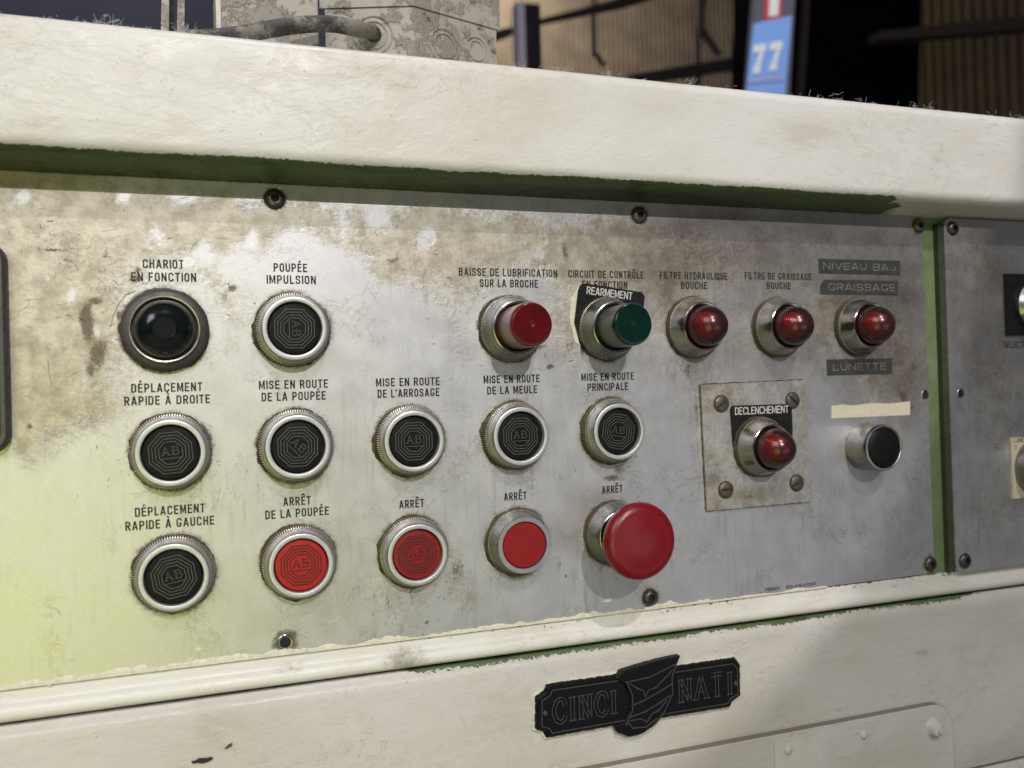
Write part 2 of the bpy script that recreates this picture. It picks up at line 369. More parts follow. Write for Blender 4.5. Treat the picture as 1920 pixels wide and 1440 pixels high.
def stroke_poly(mb, pts, t, h, cap=.5, mi=0, thick=0., jit=0.):
    P_ = [np.array(p, float) for p in pts]
    Q = [P_[0]]
    for p in P_[1:]:
        if np.linalg.norm(p-Q[-1]) > 1e-4: Q.append(p)
    P_ = Q
    if len(P_) < 2: return
    closed = np.linalg.norm(P_[0]-P_[-1]) < 1e-3
    if closed: P_ = P_[:-1]
    n = len(P_)
    if not closed:
        d = P_[0]-P_[1]; P_[0] = P_[0]+d/np.linalg.norm(d)*t*cap
        d = P_[-1]-P_[-2]; P_[-1] = P_[-1]+d/np.linalg.norm(d)*t*cap
    L = []; Rr = []
    for i in range(n):
        p = P_[i]
        a = P_[i-1] if (i > 0 or closed) else None; b = P_[(i+1) % n] if (i < n-1 or closed) else None
        ds = []
        if a is not None: ds.append((p-a)/np.linalg.norm(p-a))
        if b is not None: ds.append((b-p)/np.linalg.norm(b-p))
        nr = sum(np.array([-d[1], d[0]]) for d in ds)
        l = np.linalg.norm(nr)
        nr = nr/l if l > 1e-6 else np.array([-ds[0][1], ds[0][0]])
        c = max(abs(np.dot(nr, [-ds[0][1], ds[0][0]])), .5)
        L.append(p+nr*t/2/c); Rr.append(p-nr*t/2/c)
    m = n if closed else n-1
    vs = []
    for a, b in zip(L, Rr): vs += [(a[0], a[1], h), (b[0], b[1], h)]
    fs = [(2*i, 2*i+1, 2*((i+1) % n)+1, 2*((i+1) % n)) for i in range(m)]
    if thick > 0:
        k = len(vs); vs += [(x, y, h-thick) for x, y, _ in vs]
        for i in range(m):
            j = (i+1) % n
            fs += [(2*j, 2*j+k, 2*i+k, 2*i), (2*i+1, 2*i+1+k, 2*j+1+k, 2*j+1)]
        if not closed: fs += [(0, k, k+1, 1), (2*n-1, 2*n-1+k, 2*n-2+k, 2*n-2)]
    mb.add(vs, fs, mi)
def glyph_strokes(ch, w, H, t):
    base, ac = ACC.get(ch, (ch, None))
    g = GL[base]
    res = []
    X = lambda x: t/2+x*max(w-t, 0); Y = lambda y: t/2+y*(H-t)
    for s in g[1]:
        pts = [(X(p[0]), Y(p[1]))+tuple(p[2:]) for p in s]
        res.append((rounded(pts, max((w-t)*.5, .01)*1.0), .5))
    if ac == 'a': res.append(([(w*.40, H*1.14), (w*.66, H*1.30)], .3))
    if ac == 'g': res.append(([(w*.62, H*1.14), (w*.36, H*1.30)], .3))
    if ac == 'c': res.append(([(w*.18, H*1.13), (w*.5, H*1.27), (w*.82, H*1.13)], .3))
    return res
def text(mb, s, x0, x1, y, H=4.1, t=.72, h=.12, mi=0, rot=0., thick=0., skip=None, jitter=.0, track=.36):
    """lay the line s between x0 and x1, baseline y"""
    ws = []; gaps = []
    for ch in s:
        if ch == ' ': ws.append(.30*H)
        else: ws.append(GL[ACC.get(ch, (ch,))[0]][0]*H+t)
    sp = (len(s)-1); tr = track*t*2.0
    flex = sum(w for w, ch in zip(ws, s) if ch == ' ' or w > t*1.5)
    tot = sum(ws)+sp*tr; k = (x1-x0)/tot
    x = 0.
    ca, sa = math.cos(rot), math.sin(rot)
    for ch, w in zip(s, ws):
        wk = w*k
        if ch != ' ' and not (skip and ch in skip):
            ww = max(wk, t)
            for pts, cap in glyph_strokes(ch, ww if w > t*1.5 else t, H, t):
                q = [np.array((x0+ca*(x+p[0])-sa*p[1], y+sa*(x+p[0])+ca*p[1])) for p in pts]
                stroke_poly(mb, q, t, h+random.random()*.01, cap, mi, thick)
        x += wk+tr*k
# ------------------------------------------------------------------ the machine cabinet
ROOTB = (0, 0, 0)
cab = thing('grinding_machine', 'white painted machine housing with rounded hood bar, green undercoat and black nameplate', 'machine', ROOTB)
def loft(name, prof, xs, mat, parent, chip=None, soil=None, subdiv=None, label=None, wob=0.):
    """profile of (y,h) swept along x; chip/soil are functions of (x,y,h,k)"""
    pr = np.array(prof, float); nx = len(xs); n = len(pr)
    X = np.repeat(np.array(xs, float), n); Yv = np.tile(pr[:, 0], nx); Hv = np.tile(pr[:, 1], nx); K = np.tile(np.arange(n), nx)
    if wob:
        Hv = Hv+(fbm(X, Yv, 70, 3)-.5)*wob
    mb = MB(); mb.v = list(map(tuple, np.stack([X, Yv, Hv], 1)))
    mb.f = [(i*n+j, i*n+j+1, (i+1)*n+j+1, (i+1)*n+j) for i in range(nx-1) for j in range(n-1)]
    mb.m = [0]*len(mb.f)
    at = {'chip': chip(X, Yv, Hv, K) if chip else np.full(len(X), -9.), 'soil': soil(X, Yv, Hv, K) if soil else np.zeros(len(X))}
    return mb.build(name, mat, parent, attrs=at, angle=40, label=label)
def arc(cy, ch, r, a0, a1, n=8):
    return [(cy+r*math.sin(math.radians(a0+(a1-a0)*i/n)), ch+r*math.cos(math.radians(a0+(a1-a0)*i/n))) for i in range(n+1)]
XS = list(np.arange(-260, 860, 3.0))
hood_prof = [(128.6, -1.6), (130, 6), (131.2, 13), (132.2, 19), (132.9, 22), (132.2, 23.2), (132.8, 24.3)]+arc(138.6, 22.0, 6.2, -60, 0, 7)+[(150, 28.1), (165, 28.1), (178, 27.6)]+arc(183.0, 20.0, 7.6, 5, 88, 9)+[(190.7, 5), (190.7, -60), (190.7, -300)]
def hood_chip(X, Y, H, K):
    edge = np.where(K <= 4, 6-(K*.3), np.where(K <= 6, 4., np.where(K == 7, 2.6, np.where(K == 8, 1.1, np.where(K == 9, -.6, -2.6-(K-10)*1.5)))))
    pat = fbm(X, X*0+3, 40, 3)
    edge = edge+(pat-.5)*4.5
    # painted over at the right
    return edge-np.clip((X-418+(fbm(X, Y*3, 7, 4)-.5)*40)/10, 0, 1)*14
def hood_soil(X, Y, H, K):
    s = np.where(K <= 3, .55-.13*K, 0)+(K <= 4)*.10
    s = s+.35*np.exp(-((X-235)/70)**2)*(K <= 2)+np.where((K >= 5) & (K <= 6), .25, 0)
    s = s*(X < 430)
    s = s+.42*np.exp(-((X+30)/55)**2)*(K > 17)*0
    return s
loft('hood', hood_prof, XS, MAT['white_paint'], cab, hood_chip, hood_soil, wob=.9)
# backing sheet behind the panels
mb = MB(); box(mb, -260, 860, -103.2, 131, -8, -1.6)
mb.build('backing_sheet', MAT['green_paint_pale'], cab)
rail_prof = [(-101.5, -1.9), (-101.9, -1.0), (-103.0, -.6), (-105, -.45), (-107.0, -.3), (-107.9, .2), (-108.6, 1.3), (-109.6, 2.3), (-111.0, 3.0), (-112.6, 3.2), (-114.0, 2.8), (-115.1, 1.8), (-115.8, .4), (-116.1, -1.5), (-116.3, -4), (-116.5, -7)]
def rail_chip(X, Y, H, K):
    act = np.clip((X-62)/25, 0, 1)*(.55+.9*fbm(X, X*0+8, 26, 4))
    e = np.where(K <= 0, .6, np.where(K == 1, -.3, np.where(K == 2, -.9, np.where(K == 3, -1.3, np.where(K == 4, -1.9, np.where(K == 5, -2.8, -5.))))))
    return np.where(e > 0, e*act, e)-(1-np.clip(act, 0, 1))*4-np.clip((X-395)/20, 0, 1)*0
loft('rail', rail_prof, XS, MAT['white_paint'], cab, rail_chip, lambda X, Y, H, K: .55*np.exp(-((X-108)/13)**2-((Y+111)/7)**2)+.30*np.exp(-((X-52)/12)**2-((Y+108)/5)**2)+(K >= 12)*.8*np.exp(-((X-20)/60)**2)+(K <= 1)*.45+.10)
door_prof = [(-116.4, -7), (-117.2, -3), (-117.5, .6), (-118.4, 1.4), (-119.6, 2.2), (-120.6, 3.5), (-122.2, 4.1), (-126, 4.2), (-140, 4.2), (-160, 4.2), (-180, 4.2), (-205, 4.2), (-227.0, 4.2), (-228.6, 3.4), (-229, -3), (-229.8, -3.), (-230.3, 3), (-232, 4.0), (-300, 4.)]
def door_chip(X, Y, H, K):
    act = np.clip((X-92)/25, 0, 1)*(.6+.8*fbm(X, X*0+21, 30, 4))+.55*np.exp(-((X-22)/45)**2)
    e = np.where(K <= 2, 1.9, np.where(K == 3, .5, np.where(K == 4, -.5, np.where(K == 5, -1.9, -6.))))
    c = e*act-(1-np.clip(act, 0, 1))*5
    return c-np.clip((X-470)/30, 0, 1)*3
def door_soil(X, Y, H, K):
    return (K <= 1)*.75+(K >= 13)*(K <= 15)*.6+.10
loft('lower_door', door_prof, XS, MAT['door_paint'], cab, door_chip, door_soil, wob=.7)
# dark paint losses on the lower door and hood (flakes lifted to the primer)
def flake(px, mat, name, h=4.45, parent=cab, thick=.25):
    pts = [P(u, v, h)[:2] for u, v in px]
    # densify with jagged noise
    out = []
    n = len(pts)
    for i in range(n):
        a = pts[i]; b = pts[(i+1) % n]; k = max(2, int(np.linalg.norm(b-a)/.8))
        for j in range(k):
            q = a+(b-a)*j/k; out.append(q+(RNG.rand(2)-.5)*.5)
    ar = sum(out[i][0]*out[(i+1) % len(out)][1]-out[(i+1) % len(out)][0]*out[i][1] for i in range(len(out)))
    if ar < 0: out = out[::-1]
    m = MB(); prism(m, out, h-thick, h); return m.build(name, mat, parent, smooth=False)
flake([(358, 1428), (376, 1422), (398, 1420), (399, 1424), (386, 1430), (362, 1432)], MAT['ink'], 'paint_chip', h=4.75)
flake([(421, 1404), (430, 1396), (435, 1392), (434, 1399), (427, 1404)], MAT['grime'], 'paint_chip', h=4.75)
# access cover at the lower right
def rrect(x0, x1, y0, y1, r, n=8, corners=(1, 1, 1, 1)):
    pts = []
    for (cx, cy, a0), on in zip(((x1-r, y0+r, -90), (x1-r, y1-r, 0), (x0+r, y1-r, 90), (x0+r, y0+r, 180)), corners):
        rr = r if on else .01
        ccx = cx+(r-rr)*(1 if cx > (x0+x1)/2 else -1); ccy = cy+(r-rr)*(1 if cy > (y0+y1)/2 else -1)
        for k in range(n+1): a = math.radians(a0+90*k/n); pts.append((ccx+rr*math.cos(a), ccy+rr*math.sin(a)))
    return pts
def pattr(mb, chip=-9., soil=0.):
    V = np.array(mb.v); return {'chip': np.full(len(V), chip), 'soil': soil(V) if callable(soil) else np.full(len(V), soil)}
mb = MB(); prism(mb, rrect(120, 457.5, -300, -180.6, 15, 10), 4.0, 9.6, .7)
cover = mb.build('access_cover', MAT['door_paint'], cab, attrs=pattr(mb, -9, lambda V: np.where((V[:, 2] < 9.2) & (V[:, 1] > -197), .9, 0.)))
mb = MB(); box(mb, 322.7, 394.8, -300, -183.2, 9.0, 10.6, .35)
mb.build('cover_flap', MAT['door_paint'], cover, attrs=pattr(mb))
mb = MB(); lathe(mb, [(2.6, 0), (2.5, .8), (1.6, 1.5), (0.05, 1.7)], 20)
for i, (x, y) in enumerate(((331.7, -190.2), (386.6, -190.0))):
    o = mb.build('rivet', MAT['door_paint'], cover, attrs=pattr(mb)); place(o, x, y, 10.6)
mb = MB(); lathe(mb, [(6.2, 0), (5.6, .5), (5.0, 2.2), (4.2, 4.0), (2.5, 4.6), (0.05, 4.8)], 28); lathe(mb, [(1.8, 4.5), (1.7, 5.8), (0.05, 6.0)], 14, .8, -.6)
o = mb.build('cover_screw', MAT['door_paint'], cover, attrs=pattr(mb)); place(o, 441.8, -194.6, 9.6)
# ------------------------------------------------------------------ control panels (plates)
SPL_D = [(0,430,240,110,.8),(110,600,170,150,.9),(60,700,110,110,.7),(300,430,220,60,.55),(420,570,70,110,.45),(500,410,220,50,.5),(760,430,160,45,.6),(745,500,45,45,.7),
 (850,480,90,70,.7),(1000,470,170,60,.7),(1170,470,150,60,.6),(850,590,45,70,.45),(1060,620,45,90,.65),(1250,560,90,130,.55),(1400,600,170,150,.6),(1300,760,28,130,.7),
 (1550,640,60,110,.5),(1700,640,70,180,.75),(1650,720,60,70,.8),(700,1110,80,70,.35),(860,1060,45,110,.35),(690,985,90,45,.25),(1180,900,50,50,.3),(1150,1040,45,60,.35),
 (1600,440,260,40,.35),(1300,480,200,50,.5),(60,830,30,50,.5),(610,1160,40,40,.2),(1530,560,120,90,.45),(1460,960,90,20,.25),(940,1120,60,30,.15),(30,300,200,80,.6),
 (1840,600,80,170,.65),(1880,790,70,120,.6),(1850,950,50,60,.5),(1800,480,90,60,.45),(1900,980,60,80,.35),(190,760,90,40,.35),(1500,950,80,30,.2)]
SPL_P = [(790,446,30,30,.95),(705,405,34,38,.7),(650,410,24,34,.5),(42,372,26,26,.6),(242,372,28,36,.75),(352,378,40,42,.6),(300,450,34,34,.5),(390,470,34,44,.6),(480,440,30,40,.6),
 (560,470,60,60,.7),(455,490,50,50,.7),(130,545,16,24,.8),(85,520,14,22,.5),(112,488,26,18,.5),(360,488,20,14,.8),(1010,480,14,14,.6),(1020,455,10,12,.5),(640,560,110,90,.8),
 (270,590,60,60,.35),(830,540,30,20,.4),(1000,545,40,14,.5),(400,620,40,60,.5),(180,620,10,30,.6),(160,700,10,36,.6),(1380,690,14,26,.5),(1460,650,60,50,.15),(1300,700,40,50,.3)]
SPL_G = [(165,600,18,60,.9),(180,560,25,14,.7),(185,660,28,40,.8),(170,690,20,24,.6),(60,798,9,9,.8),(258,520,22,10,.7),(262,505,10,8,.8),(225,590,8,14,1.),(440,545,16,12,.7),(425,560,12,14,.5),
 (735,485,16,14,.6),(745,480,10,30,.5),(1010,650,26,9,.6),(1030,690,10,7,1.),(1060,655,30,40,.45),(1075,610,6,40,.8),(900,690,30,10,.4),(880,580,22,34,.35),(1090,660,8,26,.7),
 (1290,690,10,24,.6),(1303,780,6,60,.55),(1715,690,10,16,.6),(1690,735,10,14,.8),(1705,760,14,10,.6),(1630,660,10,18,.5),(700,1120,8,22,.5),(725,1125,5,34,.6),(770,1110,7,44,.5),(800,1165,5,6,1.),
 (860,1060,24,44,.5),(845,1100,16,26,.45),(870,1140,12,24,.4),(1045,1060,8,26,.5),(1040,1045,20,8,.45),(1060,1080,5,5,.9),(1150,895,34,10,.7),(1165,880,22,12,.6),(930,960,22,8,.45),
 (900,945,18,4,.5),(690,960,26,30,.35),(670,1000,14,20,.3),(660,1108,22,12,.4),(230,960,6,40,.2),(1400,570,10,8,.5),(60,440,60,4,.5),(100,470,44,5,.7),(130,500,8,4,.6),(200,480,14,20,.5),
 (15,480,24,8,.4),(1055,470,12,30,.6),(1040,520,8,16,.5),(1245,520,10,50,.4),(1330,640,8,20,.35),(1850,700,30,8,.4),(1870,730,10,30,.4),(1805,640,10,12,.3),(1860,840,12,18,.5),(1868,880,8,16,.5),
 (1745,765,8,20,.4),(1640,640,8,12,.5),(545,1200,26,18,.8),(1225,1150,20,6,.4),(425,340,50,6,.2)]
SPL_SHADE = [(1450,480,230,95,1.),(1250,520,70,90,.7),(1640,560,110,150,.9),(1850,560,120,160,.6),(1300,430,160,40,.6),(1420,640,120,60,.5),(1700,700,50,90,.6),(1890,830,50,120,.2)]  # painted soft shade with brownish dirt, upper right of the plates
def splat(X, Y, L, soft=1.):
    o = np.zeros_like(X)
    wx = (fbm(X, Y, 22, 3)-.5)*22; wy = (fbm(X+91, Y+33, 22, 3)-.5)*22
    for u, v, ru, rv, a in L:
        c = P(u, v); rx = (P(u+ru, v)[0]-P(u-ru, v)[0])/2; ry = (P(u, v-rv)[1]-P(u, v+rv)[1])/2
        k = min(1., min(rx, ry)/7.)
        d = ((X+wx*k*.6-c[0])/rx)**2+((Y+wy*k*.6-c[1])/ry)**2
        o = np.maximum(o, a*np.exp(-d*soft)) if soft > 1.5 else o+a*np.exp(-d*soft)
    return o
BTN = []   # filled with (x, y, r) of every bezel so dirt can gather round it
def plate(name, parent, x0, x1, y0, y1, h, step, r):
    xs = np.arange(x0, x1+step/2, step); ys = np.arange(y0, y1+step/2, step)
    X, Y = np.meshgrid(xs, ys); nx, ny = len(xs), len(ys)
    x, y = X.ravel(), Y.ravel()
    # round the corners by pulling the grid in
    def pull(px, py):
        qx = np.clip(px, x0+r, x1-r); qy = np.clip(py, y0+r, y1-r)
        dx = px-qx; dy = py-qy; m = np.maximum(np.abs(dx), np.abs(dy)); l = np.hypot(dx, dy)+1e-9
        s = np.where((np.abs(dx) > 0) & (np.abs(dy) > 0), m/l, 1.)
        return qx+dx*s, qy+dy*s
    x, y = pull(x, y)
    dirt = splat(x, y, SPL_D, 1.)*(.62+.75*fbm(x, y, 30, 4))
    dirt = np.clip(dirt, 0, 1.15)*(1-.45*np.clip((x-235)/60, 0, 1))
    pale = splat(x, y, SPL_P, 2.2)
    pale = np.clip(pale*1.4, 0, 1)
    dirt = dirt*(1-pale*.95)
    dirt_shade = np.clip(splat(x, y, SPL_SHADE, 1.), 0, 1)*(.55+.75*fbm(x, y, 26, 4))
    gr = splat(x, y, SPL_G, 1.6)*1.4
    for bx, by, br in BTN:
        d = np.hypot(x-bx, y-by)-br
        ang = np.arctan2(y-by, x-bx)
        k = .45+.8*fbm(ang*6+bx, ang*0+by, 3., 3)
        gr = np.maximum(gr, np.where(d > -3, k*np.exp(-(np.maximum(d, 0)/2.3)**1.2), 0)*1.05)
        dirt = np.maximum(dirt, .5*k*np.exp(-(np.maximum(d, 0)/4.)**2))
    for bx, by, br in BTN:
        if br < 10: continue
        run = np.exp(-((x-bx+3*np.sin(y*.2+bx))/(br*.45))**2)*np.exp(-np.maximum(by-br-y, 0)/9.)*(y < by-br*.6)
        dirt = np.maximum(dirt, .42*run*(.2+1.3*fbm(x*2.5, y*.6, 6, 4)))
        top_ = np.exp(-((x-bx)/(br*.8))**2)*np.exp(-np.maximum(y-by-br, 0)/3.)*(y > by+br*.7)
        gr = np.maximum(gr, .62*top_*fbm(x, y, 3, 3))
    # border grime
    e = np.minimum.reduce([x-x0, x1-x, y1-y]); gr = np.maximum(gr, .55*np.exp(-e/1.1)); dirt = np.maximum(dirt, .35*np.exp(-e/4))
    nm = len(x)
    mb = MB(); mb.v = list(map(tuple, np.stack([x, y, np.full(nm, h)], 1)))
    mb.f = [(j*nx+i, j*nx+i+1, (j+1)*nx+i+1, (j+1)*nx+i) for j in range(ny-1) for i in range(nx-1)]
    # sides
    ring = [i for i in range(nx)]+[j*nx+nx-1 for j in range(1, ny)]+[(ny-1)*nx+i for i in range(nx-2, -1, -1)]+[j*nx for j in range(ny-2, 0, -1)]
    k0 = len(mb.v)
    for i in ring: mb.v.append((mb.v[i][0], mb.v[i][1], -1.7))
    n = len(ring)
    for a in range(n): b = (a+1) % n; mb.f.append((ring[b], ring[a], k0+a, k0+b))
    mb.m = [0]*len(mb.f)
    dirt = np.concatenate([dirt, np.full(n, .6)]); gr = np.concatenate([gr, np.full(n, .7)]); dirt_shade = np.concatenate([dirt_shade, np.full(n, 0)])
    return mb.build(name, MAT['panel_metal'], parent, attrs={'dirt': dirt, 'grime': gr, 'dirt_shade': dirt_shade}, angle=40)
pan = thing('control_panel', 'large grimy aluminium control panel with rows of push buttons and French captions', 'control panel', (0, 0, 0))
rpan = thing('control_panel', 'darker aluminium panel at the right edge with selector knobs, past the green gap', 'control panel', (0, 0, 0))
# devices: measured places
COLX = [0.0, 57.15, 114.3, 171.45, 228.6]
ROW = {0: 57.44-.5, 1: 0.0, 2: -56.9}
# ---- push button kinds
def knurl(n, amp, seg):
    per = seg//n
    return lambda k, j, t: 1+(amp if (j % per) < per/2 else -amp)
def grime_ring(parent, r=18.0, seed=0, w=2.2):
    rs = np.random.RandomState(seed); m = MB(); seg = 96
    t = np.arange(seg)*2*np.pi/seg
    n = fbm(np.cos(t)*3+seed*5, np.sin(t)*3+seed*2, 1., 4); n2 = rs.rand(seg)
    bias = .5+.5*np.cos(t-math.radians(205))
    n3 = fbm(np.cos(t)*3+seed*9, np.sin(t)*3+seed*4, .22, 4)
    ro = r+.12+w*np.clip(n-.40, 0, 1)*(.7+1.0*bias)+np.clip(n3-.45, 0, 1)*1.3+n2*.18
    vs = [((r-2)*math.cos(a), (r-2)*math.sin(a), .9) for a in t]+[((r+.15)*math.cos(a), (r+.15)*math.sin(a), .9+.3*q) for a, q in zip(t, n2)]+[(q*math.cos(a), q*math.sin(a), .06) for a, q in zip(t, ro)]
    fs = []
    for k in range(2):
        for j in range(seg): a = k*seg+j; b = k*seg+(j+1) % seg; fs.append((a+seg, b+seg, b, a))
    m.add(vs, fs); return m.build('grime_ring', MAT['grime'], parent)
def octagon(r, rot=0.):
    a = r/math.cos(math.pi/8)
    pts = [(a*math.cos(math.pi/8+k*math.pi/4+rot), a*math.sin(math.pi/8+k*math.pi/4+rot)) for k in range(8)]
    return pts+[pts[0]]
def emblem_mesh(w=.36):
    m = MB(); h = .28
    for r in (9.3, 7.9, 6.5, 5.1): stroke_poly(m, octagon(r), w, h, 0, 0, .4)
    # serif A·B and the rule below it
    t = w*.85
    for s in ([(-3.55, -.9), (-2.15, 2.7), (-.75, -.9)], [(-3.0, .2), (-1.3, .2)], [(-4.1, -.95), (-3.0, -.95)], [(-1.35, -.95), (-.2, -.95)],
              [(1.1, -.9), (1.1, 2.7)], [(.6, 2.7), (2.6, 2.7), (3.2, 2.2), (3.2, 1.6), (2.5, 1.05), (1.2, 1.05)], [(2.5, 1.05), (3.5, .5), (3.5, -.4), (2.8, -.95), (.6, -.95)], [(.1, 1.0), (.35, 1.0)],
              [(-4.2, -2.5), (4.2, -2.5)]):
        stroke_poly(m, s, t, h, .3, 0, .4)
    return m
_emb = emblem_mesh(); _emb_red = emblem_mesh(.56)
# mesh templates
def m_knurl(n=84, r=17.75, top=4.3):
    m = MB(); seg = n*4
    lathe(m, [(r-.9, 0), (r-.1, .35), (r+.05, .8), (r+.05, top-.9), (r-.25, top-.3), (r-1.1, top)], seg, rf=lambda k, j, t: 1+((.014 if (j % 4) < 2 else -.014) if 0 < k < 5 else 0), cap=False)
    for i, f in enumerate(m.f):
        if (f[0] % seg) % 4 in (2, 3) or i < seg: m.m[i] = 1
    return m
def m_flush():
    m = MB()
    lathe(m, [(16.8, 4.6), (16.95, 5.2), (16.8, 6.4), (16.5, 8.0), (16.1, 9.6), (15.8, 10.6), (15.5, 11.3), (15.2, 11.7)], 96, cap=False)
    lathe(m, [(15.2, 11.7), (14.9, 11.85), (13.4, 11.9), (13.1, 11.75), (12.95, 11.3), (12.95, 7.0)], 96, cap=False, mi=1)
    return m
def m_cap(r=12.25, h=10.0):
    m = MB(); lathe(m, [(r, 5), (r, h-.5), (r-.2, h-.12), (r-.6, h), (r*.6, h+.05), (.05, h+.06)], 80); return m
def m_floor(r=13.2, h=7.2):
    m = MB(); lathe(m, [(r, h), (.05, h+.01)], 48); return m
T_KN = m_knurl(96, 17.8, 5.2); T_KNF = m_knurl(130, 17.45, 3.7); T_FL = m_flush()
def push_button(x, y, cap, label, emb_rot=None, emb_mat=None, seed=0):
    o = T_FL.build('push_button', [MAT['ring_metal'], MAT['ring_front']], pan, label=label); place(o, x, y)
    T_KN.build('knurled_collar', [MAT['knurl_metal'], MAT['grime']], o, smooth=False); grime_ring(o, 17.9, seed)
    c = m_cap(); cc = c.build('cap', MAT[cap], o)
    T_F = m_floor().build('cap_seat', MAT['hole_black'], o)
    if emb_rot is not None:
        e = (_emb_red if 'red' in emb_mat else _emb).build('emblem', MAT[emb_mat], o, smooth=False); e.rotation_euler = (0, 0, math.radians(emb_rot)); e.location = (0, 0, 9.98*MM)
    BTN.append((x, y, 17.9)); return o
push_button(COLX[1], ROW[0], 'black_plastic', 'black push button turned sideways below the POUPÉE IMPULSION caption', -90, 'black_plastic_dusty', 1)
push_button(COLX[0], ROW[1], 'black_plastic', 'black push button below DÉPLACEMENT RAPIDE À DROITE', 4, 'black_plastic_dusty', 2)
push_button(COLX[1], ROW[1], 'black_plastic', 'black push button with tilted emblem below MISE EN ROUTE DE LA POUPÉE', -45, 'black_plastic_dusty', 3)
push_button(COLX[2], ROW[1], 'black_plastic', "black push button below MISE EN ROUTE DE L'ARROSAGE", 0, 'black_plastic_dusty', 4)
push_button(COLX[3], ROW[1], 'black_plastic', 'black push button below MISE EN ROUTE DE LA MEULE', 0, 'black_plastic_dusty', 5)
push_button(COLX[4], ROW[1], 'black_plastic', 'black push button with worn emblem below MISE EN ROUTE PRINCIPALE', -10, 'black_plastic_dusty', 6)
push_button(COLX[0], ROW[2], 'black_plastic', 'greenish lit black push button below DÉPLACEMENT RAPIDE À GAUCHE', 10, 'black_plastic_dusty', 7)
push_button(COLX[1], ROW[2], 'red_plastic_bright', 'bright red push button below ARRÊT DE LA POUPÉE', 0, 'red_groove', 8)
push_button(COLX[2], ROW[2], 'red_plastic', 'red push button with dark grooves below the third ARRÊT column', 2, 'red_groove', 9)
# ---- cone bezel shared by lamps, guarded button and mushroom button
def m_cone(hr=13.2, r1=13.2):
    m = MB()
    lathe(m, [(16.9, 2.6), (16.9, 3.4), (16.5, 4.4), (15.6, 7.0), (14.6, 10.2), (r1+.6, hr-.8), (r1+.35, hr-.2), (r1-.1, hr), (r1-1.0, hr-.25), (r1-1.3, hr-.9), (r1-1.5, hr-5)], 96, cap=False)
    return m
def bezel(name, x, y, label, mat='bezel_metal', hr=13.2, r1=13.4, seed=0, parent=None, grime=True, h=0, floor=True):
    o = m_cone(hr, r1).build(name, MAT[mat], parent or pan, label=label); place(o, x, y, h)
    T_KNF.build('knurled_collar', [MAT['knurl_metal'], MAT['grime']], o, smooth=False)
    if grime: grime_ring(o, 17.6, seed, 1.8)
    if floor: m_floor(r1-1.3, hr-5).build('cap_seat', MAT['hole_black'], o)
    if parent is None: BTN.append((x, y, 17.6))
    return o
# guarded red button
o = bezel('push_button', COLX[3], ROW[2], 'plain red push button in a cone bezel below the fourth ARRÊT', hr=11.6, r1=14.3, seed=10)
mb = MB(); lathe(mb, [(14.9, 11.3), (14.6, 11.75), (12.4, 11.85), (12.1, 11.4), (12.05, 8)], 80, cap=False); mb.build('trim_ring', MAT['ring_metal'], o)
mb = MB(); lathe(mb, [(11.8, 7), (11.8, 11.0), (11.5, 11.4), (.05, 11.5)], 72); mb.build('cap', MAT['red_plastic'], o)
# mushroom emergency stop
o = bezel('emergency_stop_button', COLX[4], ROW[2], 'red mushroom-shaped stop button below the rightmost ARRÊT', hr=12.0, r1=13.6, seed=11)
mb = MB(); lathe(mb, [(10.8, 6), (10.6, 18), (10.0, 27)], 48, cap=False); mb.build('stem', MAT['black_plastic'], o)
mb = MB(); R0 = 20.4; pr = [(9.5, 26.0), (14, 25.6), (18.2, 26.2), (19.8, 27.6)]
for k in range(13):
    a = math.radians(k*90/12); pr.append((15.2+5.2*math.cos(a)*1.0 if k < 10 else (15.2+5.2*math.cos(a)), 30.2+5.0*math.sin(a)))
pr += [(12, 35.9), (8, 36.6), (4, 37.0), (.05, 37.1)]
lathe(mb, pr, 96); mb.build('mushroom_cap', MAT['red_knob'], o)
# ---- first row lamp: flat dark flange and black-green dome
o = MB(); lathe(o, [(19.2, 0), (19.4, .6), (19.3, 3.2), (18.6, 4.4), (17.2, 5.2), (15.6, 5.6)], 96, cap=False)
fl = o.build('pilot_lamp', MAT['dark_flange'], pan, label='unlit black-green domed pilot lamp below CHARIOT EN FONCTION'); place(fl, COLX[0]-1.2, ROW[0]+.2)
BTN.append((COLX[0]-1.2, ROW[0]+.2, 19.3)); grime_ring(fl, 19.4, 12, 1.6)
mb = MB(); lathe(mb, [(15.7, 5.2), (15.7, 7.4), (15.3, 8.0), (14.8, 7.9), (14.5, 7.2), (14.4, 4)], 96, cap=False); mb.build('trim_ring', MAT['ring_metal'], fl)
mb = MB(); lathe(mb, [(14.6, 5.2), (13.2, 5.0), (.05, 4.9)], 64); mb.build('dirt_gasket', MAT['grime'], fl)
mb = MB(); pr = [(13.4, 4), (13.5, 7.8)]
for k in range(1, 11):
    a = math.radians(k*7.2); pr.append((13.5*math.cos(a), 7.8+9.6*math.sin(a)/math.sin(math.radians(72))*1.0))
pr[-1] = (5.2, pr[-1][1]); pr += [(5.0, pr[-1][1]-.35), (.05, pr[-1][1]-.4)]
lathe(mb, pr, 96); mb.build('dome', MAT['lens_black_green'], fl)
